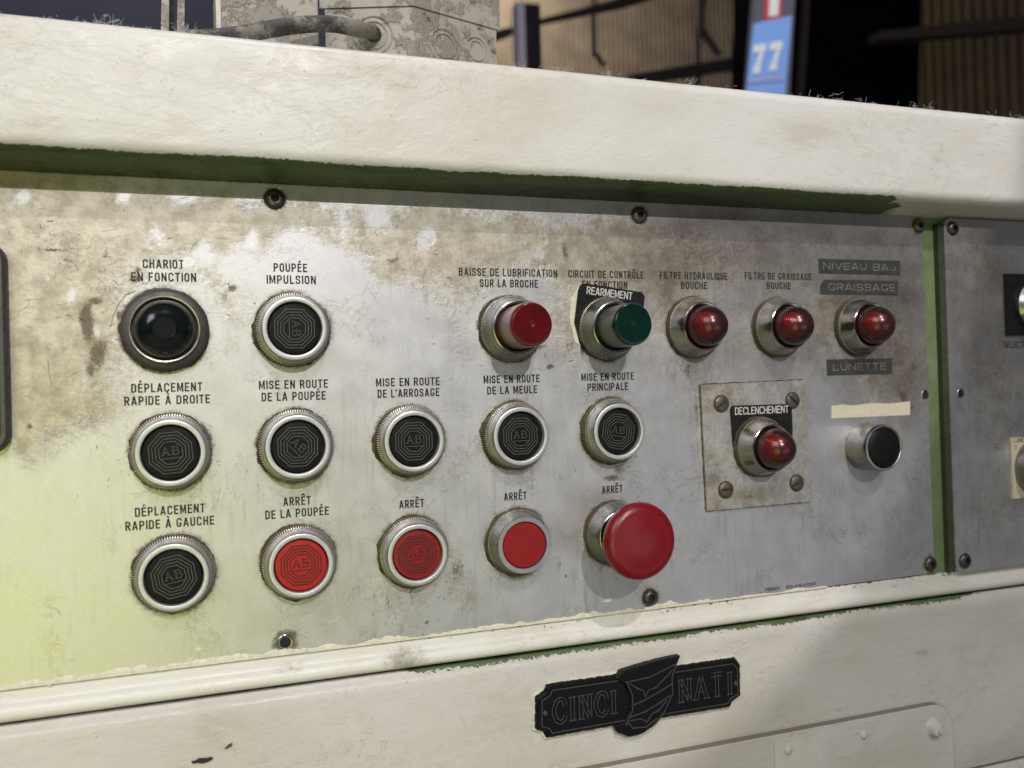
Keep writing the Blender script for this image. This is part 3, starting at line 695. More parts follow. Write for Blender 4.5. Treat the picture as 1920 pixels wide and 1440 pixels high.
# ---- extended cylindrical lamps
def tall_lamp(x, y, label, front, side, groove, seed, grime=True):
    o = bezel('pilot_lamp', x, y, label, seed=seed, hr=13.2, r1=13.6, floor=True)
    m = MB(); lathe(m, [(11.7, 6), (11.6, 14), (11.45, 29.3)], 96, cap=False); m.build('lens_barrel', MAT[side], o)
    m = MB(); lathe(m, [(11.45, 29.3), (11.4, 30.4), (11.2, 31.7), (10.7, 32.6), (10.3, 32.9)], 96, cap=False); m.build('lens_rim', MAT['lens_dark_red' if 'red' in front else 'lens_dark_green'], o)
    m = MB(); pr = [(10.3, 32.9)]
    r = 9.9
    while r > 1.6: pr += [(r, 32.95), (r-.25, 32.55), (r-.5, 32.95)]; r -= 1.05
    pr += [(1.2, 32.9), (1.0, 32.3), (.6, 32.2), (.55, 32.9), (.05, 33.0)]
    lathe(m, pr, 96); m.build('lens_front', MAT[front], o)
    return o
tall_lamp(COLX[3]-.4, ROW[0], 'tall cylindrical red pilot lamp below BAISSE DE LUBRIFICATION', 'lens_front_red', 'lens_side_red', None, 13)
LG = tall_lamp(COLX[4]-.6, ROW[0], 'tall cylindrical green pilot lamp with a RÉARMEMENT tag behind it', 'lens_front_green', 'lens_side_green', None, 14)
# ---- domed red lamps
def m_dome():
    m = MB(); lathe(m, [(11.5, 8), (11.5, 13)]+[(11.5*math.cos(math.radians(a)), 15+12.2*math.sin(math.radians(a))) for a in (0, 10, 20, 30, 40, 50, 60, 68, 76, 83)]+[(.05, 27.25)], 72); return m
def m_core():
    m = MB(); pr = [(8.6, 8)]
    r = 8.4; h = 13.
    while r > 4.2: pr += [(r, h), (r, h+.9), (r-.45, h+1.1)]; r -= .5; h += 1.5
    pr += [(4.0, 25.6), (3.2, 25.8), (3.1, 25.2), (2.2, 25.3), (2.1, 24.9), (.05, 24.8)]
    lathe(m, pr, 72)
    for i, f in enumerate(m.f):
        if m.v[f[0]][2] > 24.5: m.m[i] = 1
    return m
T_DOME = m_dome(); T_CORE = m_core()
def dome_lamp(x, y, label, seed, parent=None, h=0, grime=True):
    o = bezel('pilot_lamp', x, y, label, 'chrome', 13.0, 13.4, seed, parent, grime, h)
    T_DOME.build('lens', MAT['lens_shell_red'], o)
    c = T_CORE.build('lens_core', [MAT['lens_core_red'], MAT['lens_dark_red']], o)
    m = MB(); lathe(m, [(11.2, 8.4), (10.6, 9.5), (8.7, 9.6)], 64, cap=False); m.build('lens_skirt', MAT['lens_dark_red'], o)
    return o
dome_lamp(283.7, 57.3, 'domed red pilot lamp below FILTRE HYDRAULIQUE BOUCHE', 15)
dome_lamp(342.0, 57.3, 'domed red pilot lamp below FILTRE DE GRAISSAGE BOUCHE', 16)
dome_lamp(401.6, 57.6, 'domed red pilot lamp between the GRAISSAGE and LUNETTE tapes', 17)
# ---- black button at the right, deep plain barrel
mb = MB(); lathe(mb, [(14.6, 0), (14.6, 9), (14.4, 15), (14.0, 16.6), (13.5, 17.2), (12.9, 17.0), (12.5, 16.6), (12.4, 14)], 80, cap=False)
o = mb.build('push_button', MAT['bezel_metal'], pan, label='plain black push button in a smooth barrel under the blank cream strip'); place(o, 403.6, -17.2)
BTN.append((403.6, -17.2, 13.6))
mb = MB(); lathe(mb, [(12.3, 13), (12.2, 16.4), (11.4, 17.2), (8, 17.9), (4, 18.2), (.05, 18.3)], 64); mb.build('cap', MAT['black_plastic'], o)
mb = MB(); lathe(mb, [(13.9, 16.5), (13.6, 17.35), (12.8, 17.45), (12.45, 17.1), (12.4, 16)], 80, cap=False); mb.build('trim_ring', MAT['ring_metal'], o)
# ---- Declenchement sub-plate
sp_x, sp_y = 323.9, -11.8
def subplate_mesh():
    pts = [(286.6, 24.2), (288.2, -48.9), (361.8, -48.4), (359.3, 25.4)][::1]
    return pts
spts = [(286.6, 24.2), (288.3, -48.8), (361.7, -48.3), (359.3, 25.4)]
n = 26; mb = MB()
G = []
for j in range(n+1):
    for i in range(n+1):
        a, b = i/n, j/n
        p = (np.array(spts[1])*(1-a)+np.array(spts[2])*a)*(1-b)+(np.array(spts[0])*(1-a)+np.array(spts[3])*a)*b
        G.append(p)
G = np.array(G); mb.v = [(p[0], p[1], 1.9) for p in G]
mb.f = [(j*(n+1)+i, j*(n+1)+i+1, (j+1)*(n+1)+i+1, (j+1)*(n+1)+i) for j in range(n) for i in range(n)]
ring = list(range(n+1))+[j*(n+1)+n for j in range(1, n+1)]+[n*(n+1)+i for i in range(n-1, -1, -1)]+[j*(n+1) for j in range(n-1, 0, -1)]
k0 = len(mb.v)
for i in ring: mb.v.append((mb.v[i][0], mb.v[i][1], .02))
for a in range(len(ring)): b = (a+1) % len(ring); mb.f.append((ring[b], ring[a], k0+a, k0+b))
mb.m = [0]*len(mb.f)
V = np.array(mb.v); e = np.minimum.reduce([V[:, 0]-287, 361-V[:, 0], V[:, 1]+49, 25-V[:, 1]])
dd = .30+.5*fbm(V[:, 0], V[:, 1], 16, 3)*(1-np.clip((V[:, 0]-300)/90, 0, .6))+.2*np.exp(-((V[:, 0]-315)/12)**2-((V[:, 1]+42)/5)**2)*2; gg = np.where(V[:, 2] < 1, .8, .25*fbm(V[:, 0], V[:, 1], 9, 3)+.55*np.exp(-((V[:, 0]-318)/10)**2-((V[:, 1]+42)/3.5)**2))
subp = mb.build('mounting_plate', MAT['panel_metal'], pan, attrs={'dirt': dd, 'grime': gg}, angle=40, label='small square plate with four slotted screws carrying the DÉCLENCHEMENT lamp')
BTN2 = []
# dirt line where the plate meets the panel
mb = MB()
for (a, b) in ((0, 1), (1, 2), (3, 0)):
    p, q = np.array(spts[a]), np.array(spts[b]); k = 40; pts = []
    for i in range(k+1): pts.append((*(p+(q-p)*i/k+(RNG.rand(2)-.5)*.35), .1))
    tube(mb, pts, .55, 5, taper=lambda s: .6+.8*random.random())
mb.build('grime_line', MAT['grime'], pan)
def slotted(ang):
    m = MB()
    # two half domes with an open slot between
    for s in (-1, 1):
        ring = []
        for rr, hh in ((4.6, 0), (4.4, .9), (3.4, 1.35), (2.0, 1.5)):
            row = []
            for k in range(17):
                a = math.pi*k/16; x = rr*math.cos(a); y = max(rr*math.sin(a), .55); row.append((x, s*y, hh))
            ring.append(row)
        vs = [p for row in ring for p in row]
        fs = [(k*17+i, k*17+i+1, (k+1)*17+i+1, (k+1)*17+i) for k in range(3) for i in range(16)]
        fs.append(tuple(3*17+i for i in range(17)))
        fs.append(tuple([k*17 for k in range(4)]+[k*17+16 for k in range(3, -1, -1)]))
        if s < 0: fs = [f[::-1] for f in fs]
        m.add(vs, fs)
    lathe(m, [(4.5, .0), (4.5, .35), (.05, .4)], 24, mi=1)
    lathe(m, [(5.3, 0.), (5.2, .25), (4.5, .3)], 24, cap=False, mi=1)
    return m
for (x, y, a) in ((299.8, 12.8, 30), (349.6, 13.2, -42), (300.9, -37.4, -3), (350.7, -36.5, 22)):
    o = slotted(0).build('slotted_screw', [MAT['screw_brown'], MAT['grime']], subp); place(o, x, y, 1.9); o.rotation_euler = (0, 0, math.radians(a))
def tag_plate(pts, h, label, parent=pan, name='label_plate', th=.7):
    m = MB(); prism(m, pts, h-th, h, .12); return m.build(name, MAT['label_black'], parent, label=label, smooth=False)
# black tag of the Declenchement lamp
x0, x1, yt, yb = 305.4, 348.6, 11.2, -12
pts = [(317, -30), (332, -30), (348.6, yb), (348.6, yt-2), (347.6, yt-.4), (346.6, yt), (307.4, yt+.2), (306, yt-.5), (305.4, yt-2), (306.5, yb)]
tag2 = tag_plate(pts, 2.6, 'black tag reading DECLENCHEMENT in white', pan)
mb = MB(); text(mb, 'DECLENCHEMENT', 308.4, 346.0, 6.0, 4.4, .55, .0); o = mb.build('lettering', MAT['white_ink'], tag2, smooth=False); place(o, 0, 0, 2.75)
dome_lamp(325.0, -13.6, 'domed red pilot lamp on the small square plate', 18, h=2.3)
BTN.pop()
# black Rearmement tag behind the green lamp
A_ = P(1083, 531)[:2]; B_ = P(1207, 548)[:2]
ux = (B_-A_)/np.linalg.norm(B_-A_); uy = np.array([-ux[1], ux[0]])
loc = lambda a, b: tuple(A_+ux*a+uy*b)
Lw = np.linalg.norm(B_-A_)
pts = [loc(-.6, -22), loc(5, -36), loc(24, -38), loc(Lw, -12), loc(Lw+.2, -2.4), loc(Lw-1.8, -.3), loc(3.2, .3), loc(1.2, -1.2), loc(.3, -4)]
tag1 = tag_plate(pts, 1.2, 'tilted black tag reading REARMEMENT in white', pan)
mb = MB(); bl = np.array(loc(5.2, -5.5)); text(mb, 'REARMEMENT', bl[0], bl[0]+28.2, bl[1], 4.3, .58, .0, rot=math.atan2(ux[1], ux[0])); o = mb.build('lettering', MAT['white_ink'], tag1, smooth=False); place(o, 0, 0, 1.35)
# older pale glue patch left of the tag
mb = MB(); q = [P(u, v)[:2] for u, v in ((1070, 560), (1086, 535), (1088, 560), (1083, 610), (1090, 650), (1078, 640), (1068, 600))]
prism(mb, [tuple(p) for p in q][::-1], .02, .16); mb.build('glue_residue', MAT['cream_filler'], pan, smooth=False)
# ---- embossed tapes
def tape(us, s, tx, notch=False, skip=None):
    (ua, va), (ub, vb), (uc, vc), (ud, vd) = us
    q = [P(u, v)[:2] for u, v in us]
    x0 = (q[0][0]+q[3][0])/2; x1 = (q[1][0]+q[2][0])/2; y1 = (q[0][1]+q[1][1])/2; y0 = (q[2][1]+q[3][1])/2
    pts = [(x0, y0), (x1, y0), (x1, y1), (x0, y1)]
    if notch: pts = [(x0, y0), (x1, y0), (x1, y1), (x0+3, y1), (x0+.3, y1-3.5)]
    m = MB(); prism(m, pts, .02, .45, .12); o = m.build('embossed_tape', MAT['dymo_grey'], pan, smooth=False, label=f'dark embossed tape reading {s}')
    a = P(tx[0], tx[2])[0]; b = P(tx[1], tx[2])[0]; yb = (y0+y1)/2-2.1
    m = MB(); text(m, s, a, b, yb, 4.2, .42, .62, thick=.3, track=.85); l = m.build('raised_lettering', MAT['dymo_letter'], o, smooth=False)
    return o, (x0, x1, y0, y1)
o, bb = tape([(1534, 484), (1687, 490), (1687, 517), (1535, 511)], 'NIVEAU BA', (1543, 1664, 500))
m = MB(); s = [(bb[1]-7.2, bb[2]+3.0), (bb[1]-5.6, bb[2]+2.6)]; stroke_poly(m, s, .4, .6, .5); s = [(bb[1]-4.6, bb[2]+4.6), (bb[1]-3.9, bb[2]+3.6), (bb[1]-4.6, bb[2]+2.7)]; stroke_poly(m, s, .4, .6, .5); m.build('worn_letter', MAT['dymo_letter'], o, smooth=False)
tape([(1537, 523), (1683, 528), (1683, 554), (1537, 551)], 'GRAISSAGE', (1552, 1677, 540), True)
tape([(1550, 673), (1672, 673), (1672, 702), (1550, 703)], 'LUNETTE', (1561, 1660, 687))
mb = MB(); prism(mb, [(379.2, 1.1), (440.6, 1.0), (440.9, 9.8), (425, 9.0), (410, 9.6), (395, 8.6), (388, 9.6), (379.6, 8.8)], .02, .4, .1); mb.build('blank_label', MAT['cream_label'], pan, smooth=False, label='blank yellowed cream label strip, torn along the top')
# ---- screws and holes of the plates
def m_hexscrew(r=4.9, dome=True):
    m = MB(); seg = 36
    lathe(m, [(r+.5, .0), (r+.45, .3), (r, .4)], seg, cap=False, mi=2)
    lathe(m, [(r, 0), (r, .9), (r*.86, 1.9), (r*.6, 2.6), (2.25, 2.8), (2.1, 2.75)], seg, cap=False)
    hx = [(2.15*math.cos(math.radians(60*k)), 2.15*math.sin(math.radians(60*k))) for k in range(6)]
    vs = [(*p, 2.8) for p in hx]+[(*p, .8) for p in hx]; fs = [(i, (i+1) % 6, 6+(i+1) % 6, 6+i) for i in range(6)]+[(11, 10, 9, 8, 7, 6)[::-1]]
    m.add(vs, fs, 1); return m
T_HEX = m_hexscrew()
def m_csk(r=5.3):
    m = MB(); lathe(m, [(r+.3, 0.02), (r, .45), (r-.5, .3), (r*.45, -1.2), (r*.43, -1.25)], 36, cap=False)
    lathe(m, [(r*.46, .12), (.05, .14)], 24, mi=1); return m
def screw(x, y, parent, mat='screw_dark', r=1., h=0, tilt=0, label=None):
    o = T_HEX.build('screw', [MAT[mat], MAT['hole_black'], MAT['grime']], parent, label=label); place(o, x, y, h); o.scale = (r, r, .8); o.rotation_euler = (0, 0, random.random()); BTN.append((x, y, 4.6)); return o
screw(50.4, 121.4, pan, r=.98); screw(250.9, 121.4, pan, 'screw_brown', r=.92); screw(453, 122.6, pan, 'screw_brown', r=.9)
screw(250.3, -94.9, pan, r=.92); screw(453, -95.2, pan, r=.92)
def hole(x, y, parent, r=2.2, h=0., label=None, burr=False):
    m = MB(); lathe(m, [(r*1.45, h+.02), (r*1.3, h+.28), (r*1.0, h+.22), (r*.96, h+.05)], 28, cap=False)
    lathe(m, [(r*1.0, h+.06), (.05, h+.07)], 24, mi=1)  # flat black disc painted in for the shade inside the hole
    return m, m.build('screw_hole', [MAT['bezel_metal'], MAT['hole_black']], parent, label=label)
m, o = hole(0, 0, pan, 2.7, label='empty screw hole with a worn bright rim'); place(o, 49.7, -95.6); BTN.append((49.7, -95.6, 5.2))
m, o = hole(0, 0, pan, 2.1); place(o, 453.8, 13.7)
# now that BTN is known: plates
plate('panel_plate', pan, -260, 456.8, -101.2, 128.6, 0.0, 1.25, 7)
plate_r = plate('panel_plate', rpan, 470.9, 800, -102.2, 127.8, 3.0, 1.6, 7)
mb = MB(); box(mb, 466.4, 470.85, -101.5, 124, -1.6, 2.2); mb.build('gap_filler', MAT['green_paint'], rpan)
screw(478.3, 121.2, rpan, 'screw_dark', .9, 3.); screw(478.8, -94.9, rpan, 'screw_dark', .95, 3.)
m, o = hole(0, 0, rpan, 2.1); place(o, 480.2, 13.7, 3.)
# ragged cream filler line along the foot of the left plate
def ragged(name, x0, x1, y, amp, mat, parent, h=.25, th=.4, seed=3, base=0.3, lumps=(), down=1.0, part_label=None):
    xs = np.arange(x0, x1, .45)
    a = base+amp*np.clip(fbm(xs, xs*0+seed, 9, 5)-.38, 0, 1)*2
    a = a+(RNG.rand(len(xs))-.5)*.45
    for c, w, k in lumps: a = a+k*np.exp(-((xs-c)/w)**2)
    m = MB(); n = len(xs); lo = y-down*.5+(RNG.rand(n)-.5)*.1
    vs = [(x, l, h*.2) for x, l in zip(xs, lo)]+[(x, l+.1, h+th) for x, l in zip(xs, lo)]+[(x, y+max(k*.7, .02), h+th*.8) for x, k in zip(xs, a)]+[(x, y+max(k, .05), .03) for x, k in zip(xs, a)]
    fs = [(r*n+i, r*n+i+1, (r+1)*n+i+1, (r+1)*n+i) for r in range(3) for i in range(n-1)]
    m.add(vs, [f[::-1] for f in fs]); return m.build(name, mat, parent, label=part_label)
ragged('filler_bead', -75, 60, -101.2, 3.6, MAT['cream_filler'], pan, seed=4, base=1.0, lumps=((28, 5, 2.), (0, 6, 1.2)))
ragged('filler_bead', 60, 300, -101.3, 3.4, MAT['cream_filler'], pan, seed=5, base=.35, lumps=((100, 6, .8), (190, 9, 1.), (212, 6, 1.2), (262, 4, 1.)))
ragged('filler_bead', 300, 372, -101.3, 1.0, MAT['cream_filler'], pan, seed=6, base=.1, lumps=((350, 5, 1.5),))
# small cream crumbs on the plate
for px in ([(365, 1218), (374, 1210), (380, 1216), (372, 1222)], [(350, 1236), (362, 1231), (361, 1238), (348, 1240)], [(1130, 1128), (1142, 1120), (1150, 1124), (1140, 1130)], [(86, 1286), (96, 1283), (97, 1288)]):
    flake(px, MAT['cream_filler'], 'filler_crumb', .3, pan)
# ---- captions
CAP = [('CHARIOT', 267.5, 344.5, 503.5), ('EN FONCTION', 246, 368, 528), ('DÉPLACEMENT', 246, 379.5, 735), ('RAPIDE À DROITE', 233, 394, 758.5),
 ('DÉPLACEMENT', 253, 384.5, 965), ('RAPIDE À GAUCHE', 235, 402, 989.5), ('POUPÉE', 513, 576, 510), ('IMPULSION', 500, 592.5, 532.5), ('MISE EN ROUTE', 485.5, 615, 728.7),
 ('DE LA POUPÉE', 490.5, 611, 751), ('MISE EN ROUTE', 705, 824.5, 723.7), ("DE L'ARROSAGE", 708, 824, 744.5), ('ARRÊT', 531, 583, 947.5), ('DE LA POUPÉE', 497.3, 617, 969.7),
 ('ARRÊT', 748.7, 795.2, 952.3), ('BAISSE DE LUBRIFICATION', 860.4, 1045, 518.5), ('SUR LA BROCHE', 899.8, 1008.7, 539), ('CIRCUIT DE CONTRÔLE', 1065.6, 1207, 521.7), ('EN FONCTION', 1091.7, 1176.5, 541),
 ('MISE EN ROUTE', 906.7, 1012, 718), ('DE LA MEULE', 913.5, 1007.3, 738.6), ('MISE EN ROUTE', 1090, 1188.5, 713.3), ('PRINCIPALE', 1101.5, 1178, 732.4), ('ARRÊT', 945, 987.5, 937.7),
 ('ARRÊT', 1128.4, 1167.4, 924.6), ('FILTRE HYDRAULIQUE', 1237.4, 1364, 524), ('BOUCHE', 1276.8, 1326.3, 542), ('FILTRE DE GRAISSAGE', 1396.3, 1521.3, 524.7), ('BOUCHE', 1437.7, 1482.5, 542.3)]
for s, ua, ub, v in CAP:
    a = P(ua, v); b = P(ub, v); y = P((ua+ub)/2, v)[1]; m = MB(); text(m, s, a[0], b[0], y, 4.25, .70, .10, track=.60)
    m.build('caption', MAT['ink'], pan, smooth=False, label=f'black printed caption {s}')
a = P(1435, 1112); b = P(1462, 1109); m = MB(); text(m, 'FRENCH', a[0], b[0], a[1]+.9, 2.0, .30, .12)
a2 = P(1474, 1107); b2 = P(1530, 1102); text(m, '902-A46-421337'.replace('9', '8'), a2[0], b2[0], a[1]+.9, 2.0, .30, .12)
m.build('caption', MAT['ink'], pan, smooth=False, label='tiny part number print at the foot of the panel')
# ---- display frame at the left edge
DX = P(19, 640)[0]
mb = MB(); prism(mb, rrect(-200, DX, P(10, 850)[1], P(0, 455)[1], 9, 8), .0, 6.5, 1.6); dfr = mb.build('display_frame', MAT['dark_flange'], pan, label='dark rounded window frame cut by the left edge')
mb = MB(); prism(mb, rrect(-196, DX-3.4, P(10, 850)[1]+3.4, P(0, 455)[1]-3.4, 6.5, 8), 6.4, 7.0, .2); mb.build('window_pane', MAT['lens_black_green'], dfr)
# ---- fibres stuck to the grimy plate
mb = MB()
def fibre(mb, c, L, r, h0=.15, curl=1., seg=9):
    a = random.random()*6.28; p = np.array([c[0], c[1]]); pts = []; k = (random.random()-.5)*curl
    for i in range(seg):
        pts.append((p[0], p[1], h0+random.random()*.25)); a += k+(random.random()-.5)*.25; p = p+np.array([math.cos(a), math.sin(a)])*L/seg
    tube(mb, pts, r, 3, closed_caps=False)
zones = [(110, 470, 70, 40, 70), (180, 600, 50, 90, 110), (250, 530, 60, 30, 50), (180, 680, 40, 60, 50), (60, 560, 60, 90, 30), (900, 490, 90, 40, 30), (1050, 500, 60, 60, 36), (1250, 600, 60, 90, 26), (1450, 620, 150, 60, 40), (800, 490, 60, 40, 14), (1150, 895, 40, 15, 14), (1350, 650, 60, 40, 12), (740, 970, 60, 30, 10), (320, 450, 160, 50, 30), (1560, 640, 100, 60, 18)]
for u, v, ru, rv, n in zones:
    for _ in range(int(n*.6)):
        q = P(random.gauss(u, ru*.6), random.gauss(v, rv*.6)); 
        if q[0] > 455 or q[1] > 127: continue
        fibre(mb, q, random.uniform(2.0, 8), random.uniform(.035, .075), .05, curl=.7)
for px in ([(207, 612), (212, 590), (222, 570), (236, 552), (255, 545)], [(90, 675), (91, 700), (98, 725)], [(120, 485), (136, 490), (147, 505)]):
    tube(mb, [tuple(P(u, v)[:2])+(.3,) for u, v in px], .22, 5)
fo = mb.build('stuck_fibres', MAT['fibre_tan'], pan); fo['kind'] = 'stuff'
mb = MB()
for _ in range(160):
    u, v = random.choice([(170, 620), (250, 520), (70, 450), (430, 560), (1050, 640), (880, 600), (800, 1150), (860, 1080), (340, 800), (230, 900), (1300, 760), (1150, 900), (420, 900), (740, 490)])
    q = P(random.gauss(u, 45), random.gauss(v, 45))
    if q[1] < -99 or q[1] > 126: continue
    fibre(mb, q, random.uniform(.8, 4), random.uniform(.06, .13), .06, .7, 4)
fo = mb.build('dark_flecks', MAT['grime'], pan); fo['kind'] = 'stuff'
# ---- right panel devices
mb = MB(); box(mb, 520.6, 566, 51.0, 92.4, 3.0, 4.6, .3); sq = mb.build('selector_switch', MAT['label_black'], rpan, label='selector knob on a square black plate above SELECTION')
mb = MB(); lathe(mb, [(17.5, 4.6), (17.0, 8), (14.0, 11)], 64, 545, 71, cap=False); lathe(mb, [(13.5, 8), (13.4, 22), (12.8, 23.2), (11.6, 23.4), (11.3, 22.6), (.05, 22.5)], 64, 545, 71); mb.build('knob', MAT['bezel_metal'], sq)
m = MB(); a = P(1881.5, 652.5, 3.); b = P(1920, 652.5, 3.); text(m, 'SELECTION', a[0], a[0]+(b[0]-a[0])*9/6.6, a[1], 4.2, .5, 3.12); m.build('caption', MAT['ink'], rpan, smooth=False, label='black printed caption SELECTION cut by the photo edge')
mb = MB(); box(mb, 521.6, 572, -57.6, -17.0, 3.0, 4.4, .3); sq = mb.build('rotary_switch', MAT['cream_label'], rpan, label='round metal knob on a pale plate marked LUNETTE')
mb = MB(); lathe(mb, [(19, 4.4), (18.9, 11), (17.5, 16), (13, 19.6), (6, 21.2), (.05, 21.6)], 64, 542, -38); mb.build('knob', MAT['bezel_metal'], sq)
m = MB(); a = P(1901, 830, 4.5); b = P(1920, 830, 4.5); text(m, 'LUNETTE', a[0], a[0]+(b[0]-a[0])*7/4., a[1], 2.9, .38, 4.52); text(m, 'O', 523.6, 525.4, -25, 3., .3, 4.52); m.build('lettering', MAT['ink'], sq, smooth=False)
# ------------------------------------------------------------------ nameplate
NH = 4.2
npl = MB(); yL0, yL1, yR0, yR1 = -160.6, -133.2, -161.2, -134.0
outline = [(182.6, yL0-.2), (220.6, yL0), (296.0, yR0), (297.5, yR0+2.8), (303.2, yR0+5.5), (303.6, yR1-4.2), (300.6, yR1), (183.5, yL1), (182.2, yL1-3.2), (177.2, yL1-5.8), (176.6, yL0+5.2), (181.2, yL0+3.0)]
def wig(pts, d=1.6, a=.35):
    out = []; n = len(pts)
    for i in range(n):
        p = np.array(pts[i]); q = np.array(pts[(i+1) % n]); k = max(1, int(np.linalg.norm(q-p)/d))
        for j in range(k): out.append(tuple(p+(q-p)*j/k+(RNG.rand(2)-.5)*a))
    return out
prism(npl, wig(outline, 1.3, .3), NH-.2, NH+3.4, 1.0)
plate_o = npl.build('nameplate', MAT['nameplate_black'], cab, smooth=False, label='black cast nameplate reading CINCINNATI across a shield')
# thick paint piled up around its edge
mb = MB(); cen = np.array([240, -147.])
ol = wig([tuple(np.array(p)+(np.array(p)-cen)/np.array([62, 14])*np.array([.75, .75])) for p in outline], 1.2, .55)
tube(mb, [(x, y, NH+.35) for x, y in ol+[ol[0]]], .85, 6, taper=lambda s: .75+.5*random.random()); mb.build('paint_bead', MAT['paint_flake'], cab)
rim = MB()
def inset(pts, k): return [tuple(cen+(np.array(p)-cen)*np.array([1-k/62, 1-k/14])) for p in pts]
r1 = inset(outline, 2.6)
stroke_poly(rim, [np.array(p) for p in r1+[r1[0]]], .5, NH+4.05, 0, 0, .8); rim.build('rim', MAT['nameplate_edge'], plate_o, smooth=False)
field = MB()
# serif letters: raised outline of each stroke with slab feet
def serif(m, s, x, y, H, w, gap, slant=0.):
    th = H*.19
    S = {'C': [[(1, .70), (.92, .92), (.6, 1), (.25, .90), (.02, .6), (.02, .4), (.25, .1), (.6, 0), (.9, .1), (1, .26)]],
         'I': [[(.5, 0), (.5, 1)], [(.1, 0), (.9, 0)], [(.1, 1), (.9, 1)]],
         'N': [[(.12, 0), (.12, 1), (.88, 0), (.88, 1)], [(-.1, 0), (.34, 0)], [(-.1, 1), (.2, 1)], [(.66, 1), (1.1, 1)]],
         'A': [[(.02, 0), (.5, 1), (.98, 0)], [(.2, .33), (.8, .33)], [(-.15, 0), (.2, 0)], [(.78, 0), (1.15, 0)]],
         'T': [[(.5, 0), (.5, 1)], [(0, .86), (0, 1), (1, 1), (1, .86)], [(.25, 0), (.75, 0)]]}
    for ch in s:
        ww = w*(.42 if ch == 'I' else 1)
        for st in S[ch]:
            pts = [np.array((x+p[0]*ww+slant*p[1]*H, y+p[1]*H)) for p in st]
            horiz = abs(st[0][1]-st[-1][1]) < .01 and len(st) == 2
            t_ = th*(.45 if horiz else 1)
            stroke_poly(m, pts, t_, NH+4.15, .25, 0, .9)
            stroke_poly(m, pts, max(t_-.75, .12), NH+3.75, .1, 1, .0)
        x += ww+gap
    return x
# letters read as raised outlines: dark face sunk between two bright ridges
def serif_outline(m, s, x, y, H, w, gap):
    S = {'C': [[(1, .70), (.92, .92), (.6, 1), (.25, .90), (.02, .6), (.02, .4), (.25, .1), (.6, 0), (.9, .1), (1, .26)]],
         'I': [[(.5, 0), (.5, 1)]], 'N': [[(.12, 0), (.12, 1)], [(.12, 1), (.88, 0)], [(.88, 0), (.88, 1)]],
         'A': [[(.02, 0), (.5, 1)], [(.5, 1), (.98, 0)]], 'T': [[(.5, 0), (.5, 1)], [(0, 1), (1, 1)]]}
    for ch in s:
        ww = w*(.45 if ch == 'I' else 1)
        for st in S[ch]:
            P_ = [np.array((x+p[0]*ww, y+p[1]*H)) for p in st]
            for sgn in (-1, 1):
                off = []
                for i, p in enumerate(P_):
                    d = P_[min(i+1, len(P_)-1)]-P_[max(i-1, 0)]; d /= np.linalg.norm(d); off.append(p+sgn*np.array([-d[1], d[0]])*1.05)
                stroke_poly(m, off, .42, NH+4.0, .2, 0, .7)
        feet = {'I': [(.5, 0), (.5, 1)], 'N': [(.12, 0), (.12, 1), (.88, 1)], 'A': [(.02, 0), (.98, 0)], 'T': [(.5, 0)], 'C': []}[ch]
        for fx, fy in feet:
            cx_ = x+fx*ww; cy_ = y+fy*H
            stroke_poly(m, [np.array((cx_-2.0, cy_)), np.array((cx_+2.0, cy_))], .5, NH+4.02, .2, 0, .7)
        if ch == 'A': stroke_poly(m, [np.array((x+.22*ww, y+.33*H)), np.array((x+.78*ww, y+.33*H))], .45, NH+4.0, .2, 0, .7)
        x += ww+gap
    return x
lt = MB(); serif_outline(lt, 'CINCI', 186.4, -153.4, 12.4, 6.6, 2.75); lt.build('raised_lettering', MAT['nameplate_edge'], plate_o, smooth=False, label='raised letters CINCI left of the shield'); lt = MB()
serif_outline(lt, 'NATI', 262.5, -153.4, 12.4, 7.2, 3.2); lt.build('raised_lettering', MAT['nameplate_edge'], plate_o, smooth=False, label='raised letters NATI right of the shield')
# shield
sh = [(221.5, -160.0), (223.5, -164.0), (230, -167.2), (238, -167.0), (247, -163.0), (254.5, -156.0), (259.0, -147.0), (260.2, -140), (260.0, -134), (263.6, -127.2), (250, -128.0), (238, -129.4), (227, -131.0), (222.6, -134.4), (229, -139), (231.6, -146), (231, -153), (227.5, -159)]
mb = MB(); prism(mb, wig(sh, 1.8, .2)[::1], NH, NH+5.0, .8)
sho = mb.build('shield', MAT['nameplate_black'], plate_o, smooth=False)
mb = MB()
for s in ([(229.5, -137.5), (232.5, -145), (232.2, -153), (228.0, -160.5)], [(261.0, -130), (257.2, -138), (257.4, -147), (252, -156.5), (244, -163.5)], [(228.5, -137), (243, -136.2), (260, -131.2)],
          [(231.0, -138), (235.5, -141.2), (239.3, -143.0), (240.2, -146.6), (242.5, -143.2), (246.8, -142.4), (252, -138.6), (258, -134)],
          [(231.8, -150.2), (240, -148.2), (248, -145.4), (256.8, -142)], [(231.2, -156.2), (240, -154.6), (249, -151.2), (255.6, -148)],
          [(230.5, -158.2), (236.8, -158.0), (240.8, -160.4), (243.8, -156.6), (248.5, -155), (253.6, -150.6)], [(229.0, -158.6), (232, -162.4), (240.5, -163), (247, -159.4)]):
    stroke_poly(mb, rounded([p+(1,) for p in s], 2.) if 0 else [np.array(p) for p in s], .55, NH+5.5, .3, 0, .9)
mb.build('shield_relief', MAT['nameplate_edge'], sho, smooth=False)
mb = MB(); lathe(mb, [(1.5, 0), (1.3, .8), (.05, 1.2)], 16)
for x, y in ((181.5, -147.2), (299.6, -147.8)): o = mb.build('rivet', MAT['nameplate_edge'], plate_o); place(o, x, y, NH+3.4)
